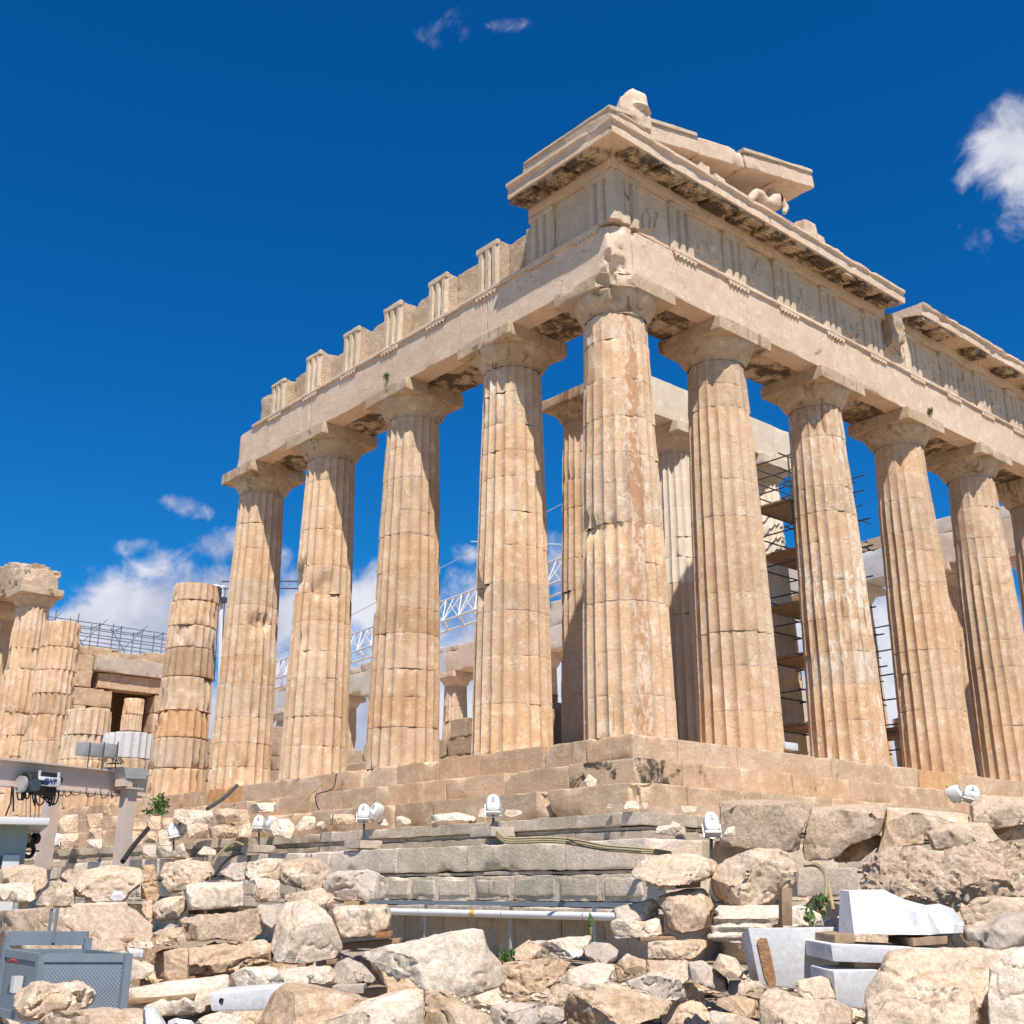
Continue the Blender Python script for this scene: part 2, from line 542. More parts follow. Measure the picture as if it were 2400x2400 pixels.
def make_ground():
    mb = MB()
    a = np.concatenate([-np.geomspace(2500, 42, 14), np.arange(-40, 24, .33), np.geomspace(24.5, 2500, 14)])
    b = np.concatenate([-np.geomspace(2500, 32, 14), np.arange(-31, 6, .33), np.geomspace(6.6, 2500, 14)])
    X, Y = np.meshgrid(a, b, indexing='ij')
    P = np.stack([X.ravel(), Y.ravel(), ground_z(X.ravel(), Y.ravel())], 1)
    Q = P.copy(); Q[:, 2] = 0
    P[:, 2] += .10 * fbm(Q, .5, 4, 3) + .03 * fbm(Q, 2.5, 3, 8)
    mb.add(P, grid_faces(len(a), len(b)))
    o = mb.build('ground', M['ground'], base=(0, 0, 0), smooth=0)
    for p in o.data.polygons:
        p.use_smooth = True
    return tag(o, kind='structure')


make_ground()

# ------------------------------------------------------------------ temple pieces
RND = random.Random(7)
FXS = [0, -3.68] + [-3.68 - 4.296 * k for k in range(1, 15)] + [-67.5]
EYS = [0, 3.68] + [3.68 + 4.296 * k for k in range(1, 6)]


def drum_bounds(z0, z1, n, seed):
    r = random.Random(seed)
    w = [1 + r.uniform(-.28, .28) for _ in range(n)]
    s, out = sum(w), [z0]
    for k in w:
        out.append(out[-1] + (z1 - z0) * k / s)
    return out


def shaft(mb, x, y, zs, ze, zb, zt, r0, r1, seed, nfl=20, seg=6, tint=(1, 1, 1), worn=None, dmg=1.0, shift=(0, 0), rot=0, caps=False, hres=.2, top_break=0.0, chips=(), dents=(), jg=1.0):
    """one drum zs..ze of a fluted shaft that runs zb..zt"""
    L = ze - zs
    n = max(2, int(L / hres))
    zz = [zs, zs + .008, zs + .02, zs + .07] + [zs + .07 + (L - .14) * k / n for k in range(1, n)] + [ze - .07, ze - .02, ze - .008, ze]
    zz = np.array(zz)
    gro = np.array([.030, .012, .003, 0] + [0] * (n - 1) + [0, .003, .012, .030])
    nt_ = nfl * seg
    th = np.arange(nt_) * 2 * math.pi / nt_
    u = (np.arange(nt_) % seg) / seg
    fl = 1 - (2 * u - 1) ** 2
    Z, T = np.meshgrid(zz, th, indexing='ij')
    t = (Z - zb) / (zt - zb)
    R = r0 + (r1 - r0) * t + .018 * np.sin(math.pi * np.clip(t, 0, 1))
    depth = R * .086
    F = np.tile(fl, (len(zz), 1))
    C = np.stack([x + R * np.cos(T), y + R * np.sin(T), Z], -1).reshape(-1, 3)
    n1 = fbm(C + seed * 1.3, 1.1, 4, seed).reshape(Z.shape)
    n2 = fbm(C + seed * 2.1, 4.2, 4, seed + 3).reshape(Z.shape)
    # arrises knocked off where the noise is high
    kn = np.clip((n1 * .55 + n2 * .75) * dmg - .34, 0, 1)
    F2 = np.maximum(F, np.clip(kn * 2.2, 0, .85))
    if worn is not None:
        wv = worn(Z, T)
        wv = np.clip(wv + n1 * .45, 0, 1)
        wv = np.where(worn(Z, T) > 0.01, wv, 0)
        F2 = F2 * (1 - wv) + .62 * wv
    r = R - depth * F2
    r -= .022 * np.clip(n1 - .25, 0, 1) * dmg + .002 * n2
    jn = np.tile(gro[:, None], (1, nt_))
    edge = np.minimum(Z - zs, ze - Z)
    r -= jn * (.35 + np.clip(n2 * 1.6, 0, 2.2)) * jg
    r -= .10 * dmg * np.clip(n2 * .8 + n1 * .7 - .42, 0, 1) * np.exp(-edge / .07)
    for (pt, rad, dp) in dents:
        dd = np.linalg.norm(C - np.asarray(pt), axis=1).reshape(Z.shape)
        r -= dp * np.clip((1.0 - dd / rad + .35 * n2 + .45 * n1) * 2.6, 0, 1)
    T2 = T + rot
    P = np.stack([x + shift[0] + r * np.cos(T2), y + shift[1] + r * np.sin(T2), Z], -1)
    if top_break:
        P[-1, :, 2] -= top_break * np.clip(n1[-1] + .3, 0, 1)
        P[-2, :, 2] = np.minimum(P[-2, :, 2], P[-1, :, 2] - .005)
    P = P.reshape(-1, 3)
    for (pt, nn, am) in chips:
        nn = np.asarray(nn, float); nn = nn / np.linalg.norm(nn)
        s_ = np.maximum((P - np.asarray(pt)) @ nn + am * fbm(P, 2.6, 5, seed + 11), 0)
        P = P - nn * s_[:, None]
    f = grid_faces(len(zz), nt_, False, True)
    f = [(a, b, c, d) for a, b, c, d in f]
    if caps:
        k = len(zz)
        P = np.concatenate([P, [[x + shift[0], y + shift[1], zs], [x + shift[0], y + shift[1], ze]]])
        for j in range(nt_):
            f.append((j, (j + 1) % nt_, k * nt_))
            f.append(((k - 1) * nt_ + (j + 1) % nt_, (k - 1) * nt_ + j, k * nt_ + 1))
    tt = np.array(tint, float)
    mb.add(P, f, tt)


def drum_tint(r, amt=.065):
    v = 1 + r.uniform(-amt, amt)
    w = r.uniform(-.04, .04)
    return (v * (1 + w), v, v * (1 - 1.5 * w))


def echinus(mb, x, y, z0, z1, r0, r1, seed, chips=(), n=72):
    prof = [(r0 * .985, z0 - .02), (r0 * .985, z0 + .05), (r0 + .005, z0 + .055), (r0 + .015, z0 + .075), (r0 + .01, z0 + .08), (r0 + .035, z0 + .105), (r0 + .03, z0 + .11), (r0 + .06, z0 + .14)]
    h = z1 - (z0 + .14)
    for k in range(1, 11):
        t = k / 10
        rr = r0 + .06 + (r1 - r0 - .06) * (t ** .88)
        prof.append((rr if k < 10 else rr - .02, z0 + .14 + h * (t ** 1.12)))
    pr = np.array(prof)
    th = np.arange(n) * 2 * math.pi / n
    R, T = np.meshgrid(pr[:, 0], th, indexing='ij')
    Z = np.tile(pr[:, 1][:, None], (1, n))
    P = np.stack([x + R * np.cos(T), y + R * np.sin(T), Z], -1).reshape(-1, 3)
    nz = fbm(P + seed, 1.8, 4, seed)
    rad = P - np.array([x, y, 0]); rad[:, 2] = 0
    rad /= np.linalg.norm(rad, axis=1, keepdims=True)
    P = P - rad * (.03 * np.clip(nz - .25, 0, 1) + .006 * fbm(P, 5, 3, seed + 1))[:, None]
    for (pt, nn, am) in chips:
        nn = np.asarray(nn, float); nn = nn / np.linalg.norm(nn)
        s_ = np.maximum((P - np.asarray(pt)) @ nn + am * fbm(P, 2.6, 5, seed + 11), 0)
        P = P - nn * s_[:, None]
    mb.add(P, grid_faces(len(pr), n, False, True))


def capital(parent, x, y, z, H, r1, seed, hw=1.02, chips=(), mat='capital', sc=1.0):
    """echinus and abacus; z = underside of the architrave"""
    m = MB()
    echinus(m, x, y, z - .86 * sc, z - .35 * sc, r1, hw * .985, seed, chips)
    m.build('echinus', M[mat], parent)
    m = MB()
    block(m, (x - hw, y - hw, z - .35 * sc), (x + hw, y + hw, z - .003), wear=.035 if mat != 'capital' else .03, seed=seed + 40, res=.12, chips=chips)
    m.build('abacus', M[mat], parent)


def column(parent, name, x, y, z0, z1, r0, r1, seed, mat='column', ndr=11, worn=None, cap=True, chips=(), hw=1.02, dmg=1.0, seg=6, tints=None, label=None, capmat='capital', hres=.2, sc=1.0, dents=(), jg=.22):
    r = random.Random(seed)
    zt = z1 - .86 * sc
    bd = drum_bounds(z0, zt, ndr, seed)
    m = MB()
    for k in range(ndr):
        tn = drum_tint(r)
        if tints and k in tints:
            tn = tints[k]
        shaft(m, x, y, bd[k], bd[k + 1], z0, zt, r0, r1, seed + k, tint=tn, worn=worn, dmg=dmg, seg=seg, shift=(r.uniform(-.006, .006), r.uniform(-.006, .006)), hres=hres, dents=dents, jg=jg,
              chips=[c for c in chips if bd[k] - .6 < c[0][2] < bd[k + 1] + .6 and c[0][2] < 9.2])
    o = m.build(name, M[mat], parent)
    if label:
        o['label'] = label
    if cap:
        capital(o, x, y, z1, .86, r1, seed, hw, [c for c in chips if c[0][2] > zt - .3], capmat, sc)
    return o


TEMPLE = thing('temple', (0, 0, -1.6), 'tall ruined marble temple corner with fluted columns carrying a broken entablature and pediment', 'temple')

# --- stepped base
def step_course(o_, zt, zb, idx):
    mb = MB()
    r = random.Random(60 + idx)
    inner = o_ - 1.3
    x = -69.0
    segs = []
    while x < -.2:
        L = r.uniform(1.25, 2.3) if x > -32 else 6.0
        segs.append((x, min(x + L, o_ - 1.3 if x + L > o_ - 2.0 else x + L)))
        x = segs[-1][1]
        if x >= o_ - 1.31:
            break
    for k, (a, b) in enumerate(segs):
        tn = drum_tint(r, .10)
        if idx == 0 and k % 9 == 4:
            tn = (1.0, .80, .55)
        det = a > -30
        wr = .06 if a > -19 else .13
        block(mb, (a + .008, -o_, zb + .004), (b - .008, -inner, zt + r.uniform(-.015, .0)), wear=wr + r.choice([0, 0, .03]), seed=idx * 100 + k, res=.13 if det else .8, tint=tn, freq=1.6, chips=[((b - .16, -o_ + .08, zb + .30), (1, -.7, .5), .18)] if idx == 2 and k == len(segs) - 1 else [((a + .2, -o_ + .05, zt - .03), (-.4, -.7, 1), .12)] if k % 4 == 1 and a > -22 else [((b - .3, -o_ + .04, zt - .02), (.3, -.8, 1), .14)] if k % 5 == 3 and a > -22 else ())
    # corner stone
    mk = MB() if idx == 1 else mb
    block(mk, (segs[-1][1] + .004, -o_, zb + .004), (o_, -inner - .004, zt), wear=.09, seed=idx * 7 + 3, res=.10,
          tint=(1, 1, 1) if idx != 1 else (.95, .93, .9),
          chips=[((o_ - .12, -o_ + .12, zt), (1, -1, .5), .25)] if idx else [((o_ - .03, -o_ + .03, zt), (1, -1, .3), .05)] + ([((segs[-1][1] + .12, -o_ + .05, zt - .12), (-1, -.7, .45), .15)] if idx == 2 else []))
    y = -inner
    k = 0
    while y < 31:
        L = r.uniform(1.3, 2.4)
        tn = drum_tint(r, .07)
        if idx == 0 and k == 5:
            tn = (1.0, .86, .64)
        block(mb, (inner, y + .008, zb + .004), (o_, y + L - .008, zt + r.uniform(-.012, 0)), wear=.05, seed=idx * 50 + k + 900, res=.14, tint=tn, freq=1.6)
        y += L
        k += 1
    st = mb.build('step', M['step'], TEMPLE)
    if idx == 1:
        mk.build('corner_stone', M['crusted'], st)
    return st


for i, (o_, zt, zb) in enumerate(((1.01, 0, -.55), (1.71, -.555, -1.07), (2.41, -1.075, -1.62))):
    step_course(o_, zt, zb, i)
mb = MB()
mb.box((-68.4, -.3, -1.6), (.3, 30.4, -.03))
mb.build('platform', M['step'], TEMPLE)

# --- columns of the front and the flank
cchips = [((.70, -.70, 10.43), (1, -1, 0), .12), ((.62, -.62, 9.95), (1, -1, -.8), .18)]
def wornE(a, c):
    """flutes rubbed away near the top, on the face of the temple front"""
    return lambda Z, T: np.clip((Z - a) / (c - a), 0, 1) * .6
column(TEMPLE, 'column', 0, 0, 0, 10.43, .974, .76, 11, 'corner', worn=lambda Z, T: np.clip((Z - 6.3) / 2.6, 0, .55) * (np.cos(T + .5) > -.2), chips=cchips, dmg=.4, seg=8, dents=[((-.15, -.95, 4.55), .28, .10), ((.45, -.85, 4.35), .30, .07), ((-.55, -.75, 3.1), .16, .06), ((.8, -.5, 3.35), .14, .05)],
       label='thick corner column with rust coloured streaks down its face')
for i in range(1, 5):
    dn = {1: [((FXS[1] - .25, -.88, 3.85), .30, .13), ((FXS[1] - .55, -.75, 3.2), .3, .05), ((FXS[1] + .3, -.85, 1.3), .15, .05)],
          2: [((FXS[2] - .6, -.7, 4.2), .2, .06), ((FXS[2] + .75, -.4, 7.2), .2, .05)],
          3: [((FXS[3] - .15, -.85, 6.05), .42, .12), ((FXS[3] + .7, -.45, 5.3), .5, .12), ((FXS[3] - .5, -.75, 5.75), .3, .12), ((FXS[3] + .3, -.8, 3.9), .3, .06)],
          4: [((FXS[4] + .85, -.1, 5.1), .35, .13), ((FXS[4] + .75, -.3, .6), .3, .1), ((FXS[4] + .8, -.2, 2.4), .2, .06)]}[i]
    tn = {}
    if i == 2:
        tn = {4: (.84, .80, .74), 1: (1.02, .96, .88)}
    if i == 4:
        tn = {0: (1.12, 1.16, 1.2)}
    column(TEMPLE, 'column', FXS[i], 0, 0, 10.43, .9525, .74, 20 + i * 3, 'column', dents=dn, tints=tn, dmg=.45, seg=8)
for i in range(1, 7):
    w = {1: wornE(8.0, 9.2), 2: wornE(6.4, 8.0), 3: wornE(7.3, 8.8), 4: wornE(6.3, 7.6)}.get(i, wornE(7.5, 9))
    column(TEMPLE, 'column', 0, EYS[i], 0, 10.43, .9525, .74, 50 + i * 3, 'stained' if i in (2,) else 'column', worn=w, dmg=.35, jg=.16, seg=8)

# --- architrave
def run_blocks(kind):
    pass


ZA, ZF, ZG = 10.43, 11.78, 13.13
arch_s = [(-16.80, -12.27), (-12.27, -7.98), (-7.98, -3.68), (-3.68, .885)]
TRI_S = [-1.60, -3.68, -5.83, -7.98, -10.12, -12.27, -14.42]
TRI_E = [1.60, 3.68] + [3.68 + 2.148 * k for k in range(1, 12)]
cor = [((.70, -.70, 10.75), (1, -1, -.45), .14), ((.76, -.76, 11.3), (1, -1, .1), .08)]


def regula(parent, cx, cy, ax, z=ZF - .10):
    """narrow fillet with six pegs under the taenia"""
    m = MB()
    if ax == 0:
        m.box((cx - .42, cy - .055, z - .075), (cx + .42, cy + .02, z - .002))
    else:
        m.box((cx - .02, cy - .42, z - .075), (cx + .055, cy + .42, z - .002))
    for k in range(6):
        t = -.35 + .14 * k
        if ax == 0:
            p = (cx + t, cy - .028)
        else:
            p = (cx + .028, cy + t)
        m.tube([(p[0], p[1], z - .07), (p[0], p[1], z - .12)], [.034, .045], 6)
    return m.build('regula', M['entab'], parent)


for k, (a, b) in enumerate(arch_s):
    m = MB()
    ch = cor if k == 3 else [((-16.75, -.885, 11.5), (-1, -.3, .6), .12)] if k == 0 else []
    block(m, (a + .003, -.885, ZA), (b - .003, -.30, ZF - .105), wear=.035, seed=200 + k, res=.14 if k < 3 else .07, chips=ch)
    o = m.build('architrave_block', M['entab'], TEMPLE)
    m = MB()
    block(m, (a + .003, -.297, ZA + .006), (b - .003 if k < 3 else .297, .30, ZF), wear=.03, seed=230 + k, res=.3, chips=cor if k == 3 else [])
    block(m, (a + .003, .303, ZA), (b - .003 if k < 3 else .297, .885, ZF - .01), wear=.03, seed=240 + k, res=.3)
    m.build('architrave_backer', M['soffit'], o)
    m = MB()
    tb = b - .004 if k < 3 else .40
    ta = a + (.9 if k == 0 else .004)
    block(m, (ta, -.95, ZF - .102), (tb, -.295, ZF), wear=.05, seed=250 + k, res=.10, freq=1.5)
    m.build('taenia', M['entab'], o)
    for c in TRI_S:
        if a < c <= b and not (k == 3 and c > 0):
            regula(o, c, -.885, 0)
    if k == 3:
        regula(o, .30 - .34, -.885, 0)
ey = [0] + EYS[1:] + [28.9]
for k in range(len(ey) - 1):
    a, b = (-.28 if k == 0 else ey[k]), ey[k + 1]
    m = MB()
    ch = [((.885, -.12, 11.70), (.5, -1, .5), .15)] if k == 0 else []
    block(m, (.30, a + .003 + (.0 if k else 0), ZA), (.885 if k else .883, b - .003, ZF - .105), wear=.035, seed=300 + k, res=.14 if k else .07, chips=ch)
    o = m.build('architrave_block', M['entab'], TEMPLE)
    m = MB()
    block(m, (-.30, (.303 if k == 0 else a) + .003, ZA + .006), (.297, b - .003, ZF), wear=.03, seed=330 + k, res=.3)
    block(m, (-.885, (.89 if k == 0 else a) + .003, ZA), (-.303, b - .003, ZF - .01), wear=.03, seed=340 + k, res=.3)
    m.build('architrave_backer', M['soffit'], o)
    m = MB()
    block(m, (.295, (1.15 if k == 0 else a) + .004, ZF - .102), (.95, b - .004, ZF), wear=.05, seed=350 + k, res=.10, freq=1.5)
    m.build('taenia', M['entab'], o)
    for c in TRI_E:
        if a < c <= b and c < 26:
            regula(o, .885, c, 1)

# --- frieze
def triglyph(parent, cx, cy, ax, seed, top=ZG, depth=.42, mat='frieze', cap=True, left=True):
    """ax 0: faces -y, ax 1: faces +x; (cx,cy) = middle of its face"""
    us = [(-.4225, .07), (-.352, 0), (-.215, 0), (-.14, .12), (-.065, 0), (.065, 0), (.14, .12), (.215, 0), (.352, 0), (.4225, .07)]
    m = MB()
    z0, z1 = ZF + .002, top - (.16 if cap else 0)
    nz = 9
    P = []
    for i in range(nz):
        z = z0 + (z1 - z0) * i / (nz - 1)
        for (u, d) in us + [(.4225, depth), (-.4225, depth)]:
            P.append((cx + u, cy + d, z) if ax == 0 else (cx - d, cy + u, z))
    P = np.array(P)
    nn = len(us) + 2
    P += np.stack([fbm(P + s + seed, 3.5, 3, seed + s) for s in range(3)], 1) * .012
    f = grid_faces(nz, nn, False, True) + [tuple(range(nn))[::-1], tuple((nz - 1) * nn + j for j in range(nn))]
    m.add(P, f)
    if cap:
        if ax == 0:
            block(m, (cx - .435, cy - .012, z1 + .002), (cx + .435, cy + depth - .003, top), wear=.07, seed=seed, res=.12)
        else:
            block(m, (cx - depth + .003, cy - .435, z1 + .002), (cx + .012, cy + .435, top), wear=.05, seed=seed, res=.12)
    return m.build('triglyph', M[mat], parent)


# flank: standing triglyphs with rough blocks between
for k, c in enumerate(TRI_S):
    if k <= 0:
        triglyph(TEMPLE, c, -.90, 0, 400 + k)
    else:
        tz = ZG - [0, .0, .05, .03, .02, .03, .24][k]
        o = triglyph(TEMPLE, c, -.90, 0, 400 + k, top=tz, depth=.10, cap=True)
        m = MB()
        block(m, (c - .425, -.797, ZF + .004), (c + .43, .30, tz - .02), wear=.10, seed=420 + k, res=.10, rough=.02)
        m.build('triglyph_core', M['rough'], o)
bk = [(-3.25, -2.45, 13.06), (-5.40, -4.12, 13.08), (-7.54, -6.27, 13.02), (-9.68, -8.42, 13.05), (-11.83, -10.56, 12.86), (-13.98, -12.71, 12.95), (-15.68, -14.86, 12.75)]
for k, (a, b, zt) in enumerate(bk):
    m = MB()
    block(m, (a + .01, -.80 if k == 6 else -.50, ZF + .004), (b - .01, .35, zt + .02), wear=.14, seed=440 + k, res=.10, rough=.025, freq=1.4)
    m.build('backing_block', M['rough'], TEMPLE)
# corner with metopes
m = MB()
block(m, (-2.46, -.60, ZF + .004), (.60, .5, ZG - .004), wear=.02, seed=460, res=.3)
m.build('backing_block', M['frieze'], TEMPLE)
m = MB()
block(m, (-1.17, -.80, ZF + .006), (.03, -.603, ZG - .006), wear=.03, seed=461, res=.15)
m.build('metope', M['frieze'], TEMPLE)
triglyph(TEMPLE, .46, -.90, 0, 470)
triglyph(TEMPLE, .90, -.385, 1, 471, depth=.40)
mtri = [-.385] + TRI_E
m = MB()
block(m, (-.5, .505, ZF + .004), (.60, 28.9, ZG - .004), wear=.02, seed=462, res=.8)
m.build('backing_block', M['frieze'], TEMPLE)
for k, c in enumerate(TRI_E):
    triglyph(TEMPLE, .90, c, 1, 480 + k)
    a, b = mtri[k] + .425, c - .425
    m = MB()
    block(m, (.603, a + .004, ZF + .006), (.795, b - .004, ZG - .006), wear=.04, seed=500 + k, res=.12)
    # worn stumps of the carved relief
    for q in range(6):
        cy = a + (b - a) * RND.uniform(.15, .85)
        zz = ZF + RND.uniform(.12, .75)
        hh = RND.uniform(.15, .50)
        w_ = RND.uniform(.05, .11)
        block(m, (.78, cy - w_, zz), (.80 + RND.uniform(.02, .06), cy + w_, zz + hh), wear=.09, seed=520 + k * 7 + q, res=.05, rough=.02, M=Matrix.Translation((0, cy, zz)) @ Matrix.Rotation(RND.uniform(-.7, .7), 4, 'X') @ Matrix.Translation((0, -cy, -zz)))
    m.build('metope', M['frieze'], TEMPLE)
# broken lump between the two cornice lengths
m = MB()
block(m, (.70, 10.78, 12.15), (1.10, 11.5, 13.35), wear=.25, seed=540, res=.08, rough=.05, chips=[((1.05, 11.1, 12.4), (1, .2, -.7), .2)])
m.build('metope_fragment', M['rough'], TEMPLE)

# --- cornice: profile (offset outward from the frieze face line, height)
GP = [(.45, 13.135), (.935, 13.135), (.935, 13.50), (.97, 13.53), (1.50, 13.42), (1.52, 13.38), (1.63, 13.38), (1.63, 13.66), (1.665, 13.68), (1.70, 13.70), (1.70, 13.78), (.45, 13.79)]


def resample(pr, step):
    out = []
    for i in range(len(pr)):
        a, b = np.array(pr[i]), np.array(pr[(i + 1) % len(pr)])
        n = max(1, int(np.linalg.norm(b - a) / step))
        for k in range(n):
            out.append(a + (b - a) * k / n)
    return np.array(out)


def cornice(parent, ax, a, b, seed, mitre0=False, wear=.04, mat='entab', ragged=0.0, prof=GP, name='cornice_block'):
    """ax 0 runs along x at y=-o (a<b, b may be the mitred corner), ax 1 runs along y at x=+o (a may be the corner)"""
    pr = resample(prof, .09)
    n = max(2, int((b - a) / .14))
    cen = pr.mean(0)
    P = []
    for i in range(n + 1):
        t = i / n
        for (o, z) in pr:
            if ax == 0:
                e = o if mitre0 else b
                s_ = a + (e - a) * t
                P.append((s_, -o, z))
            else:
                s0 = -o if mitre0 else a
                s_ = s0 + (b - s0) * t
                P.append((o, s_, z))
    P = np.array(P)
    nz = fbm(P + seed, 2.0, 4, seed)
    r = np.tile(pr - cen, (n + 1, 1))
    corner = np.clip((r[:, 0] - .45), 0, 1)
    d = wear * (2.6 * np.clip(nz - .1, 0, 1)) * (.4 + corner) + .006 * fbm(P, 5, 3, seed + 1)
    q = r / (np.linalg.norm(r, axis=1, keepdims=True) + 1e-6)
    D = np.zeros_like(P)
    if ax == 0:
        D[:, 1], D[:, 2] = q[:, 0], -q[:, 1]
    else:
        D[:, 0], D[:, 2] = -q[:, 0], -q[:, 1]
    P = P + D * d[:, None]
    k = len(pr)
    if ragged:
        e = P[-k:, :]
        e[:, ax] += ragged * fbm(e, 2.5, 3, seed + 4)
    m = MB()
    m.add(P, grid_faces(n + 1, k, False, True) + [tuple(range(k))[::-1], tuple(n * k + j for j in range(k))])
    return m.build(name, M[mat], parent)


def mutules(parent, ax, cs, seed):
    for k, c in enumerate(cs):
        m = MB()
        zi, zo = 13.51, 13.405
        for (dz, w) in ((0, .43),):
            v = []
            for (o, z) in ((.945, zi), (1.56, zo)):
                for s in (-w, w):
                    for dd in (.012, -.13):
                        v.append((c + s, -o, z + dd) if ax == 0 else (o, c + s, z + dd))
            f = [(0, 1, 3, 2), (4, 6, 7, 5), (0, 4, 5, 1), (2, 3, 7, 6), (0, 2, 6, 4), (1, 5, 7, 3)]
            m.add(v, f)
        for i in range(3):
            for j in range(6):
                o = 1.05 + .17 * i
                z = zi + (zo - zi) * (o - .975) / .5 - .13
                s = c - .34 + .136 * j
                p = (s, -o) if ax == 0 else (o, s)
                m.tube([(p[0], p[1], z + .01), (p[0], p[1], z - .03)], .035, 5)
        m.build('mutule', M['soffit'], parent)


o = cornice(TEMPLE, 0, -2.0, 0, 600, True, wear=.03)
mutules(o, 0, [-1.60, -.53, .46], 1)
mt = [-.385, .62] + [1.60 + 1.04, 1.60] + [3.68 + 1.074 * k for k in range(0, 24)]
edges = [(-1, 2.1), (2.1, 4.3), (4.3, 6.4), (6.4, 8.6), (8.6, 10.85)]
for k, (a, b) in enumerate(edges):
    o = cornice(TEMPLE, 1, a + .004, b - .004, 610 + k, k == 0, wear=.05 if k else .035, ragged=.16 if k == 4 else 0)
    mutules(o, 1, [c for c in sorted(mt) if (a if k else -.9) < c - .3 and c + .3 <= b], 10 + k)
edges = [(11.75, 14.2), (14.2, 16.4), (16.4, 18.6), (18.6, 20.8), (20.8, 23.0), (23.0, 26.0)]
for k, (a, b) in enumerate(edges):
    o = cornice(TEMPLE, 1, a + .004, b - .004, 640 + k, False, wear=.07)
    mutules(o, 1, [c for c in sorted(mt) if a < c - .3 and c + .3 <= b], 30 + k)

# --- raking cornice of the pediment
def rake_z(y):
    return 13.90 + .25 * y


def rake(y0, y1, seed, x0=.15, x1=1.62, th=.44, tile=True, wear=.06, chips=()):
    ang = math.atan(.25)
    L = (y1 - y0) / math.cos(ang)
    R = Matrix.Translation((0, y0, rake_z(y0))) @ Matrix.Rotation(ang, 4, 'X')
    m = MB()
    block(m, (x0, .004, 0), (x1, L - .004, th), wear=wear, seed=seed, res=.12, M=R, chips=chips)
    o = m.build('raking_cornice', M['entab'], TEMPLE)
    if tile:
        m = MB()
        block(m, (x0, .006, th + .003), (x1 + .05, L - .006, th + .10), wear=.03, seed=seed + 1, res=.15, M=R)
        m.build('roof_tile', M['frieze'], o)


rake(-1.62, 1.55, 700, wear=.05, x1=1.62)
rake(1.62, 3.45, 703, th=.50, tile=False, wear=.16, x1=1.58)
rake(3.46, 5.0, 706, wear=.06)
rake(5.01, 6.62, 709, wear=.02)
for k, (a, b) in enumerate(((.4, 2.4), (2.42, 4.3))):
    m = MB()
    v = []
    for x in (-.1, .32):
        for y, z in ((a, 13.79), (b, 13.79), (b, rake_z(b)), (a, rake_z(a))):
            v.append((x, y, z))
    m.add(v, [(0, 1, 2, 3), (4, 7, 6, 5), (0, 4, 5, 1), (1, 5, 6, 2), (2, 6, 7, 3), (3, 7, 4, 0)])
    m.build('tympanum_block', M['frieze'], TEMPLE)
m = MB()
block(m, (-1.35, -1.69, 13.795), (1.60, -.4, 13.98), wear=.03, seed=714, res=.12)
block(m, (-1.30, -1.74, 13.983), (1.66, -.5, 14.03), wear=.02, seed=713, res=.15)
m.build('gutter_stone', M['entab'], TEMPLE)
# weathered lion head spout at the corner of the roof
m = MB()
block(m, (.95, -1.0, 14.02), (1.68, -.30, 14.42), wear=.10, seed=715, res=.07, rough=.02)
u, v = np.meshgrid(np.linspace(0, math.pi, 15), np.arange(20) * math.pi / 10, indexing='ij')
hp = np.stack([np.sin(u) * np.cos(v) * .36, np.sin(u) * np.sin(v) * .33, np.cos(u) * .42], -1).reshape(-1, 3)
hp *= (1 + .42 * fbm(hp, 3.1, 4, 5))[:, None]
hp = np.sign(hp) * np.abs(hp) ** .85 * .92
hp[:, 0] += np.where(hp[:, 2] < -.02, .10 * np.clip(hp[:, 0] * 4, 0, 1), 0)
m.add(hp + np.array([1.30, -.58, 14.66]), grid_faces(15, 20, False, True))
m.build('lion_head_spout', M['entab'], TEMPLE)
# weathered stubs left on the cornice top
for k, (y, w, h, x) in enumerate(((1.75, .35, .30, 1.45), (2.35, .40, .22, 1.45), (3.3, .5, .12, 1.4), (6.35, .55, .62, 1.35), (7.25, .5, .62, 1.15), (7.8, .4, .30, 1.3), (8.3, .7, .2, 1.3))):
    m = MB()
    block(m, (x - .35, y - w / 2, 13.78), (x + .15, y + w / 2, 13.78 + h), wear=.16, seed=720 + k, res=.07, rough=.03)
    m.build('cornice_stub', M['entab'], TEMPLE)

# ------------------------------------------------------------------ foundation under the steps
FND = thing('foundation', (3.6, -3.6, -4.0), 'weathered grey limestone foundation courses stepping out below the marble steps', 'foundation')


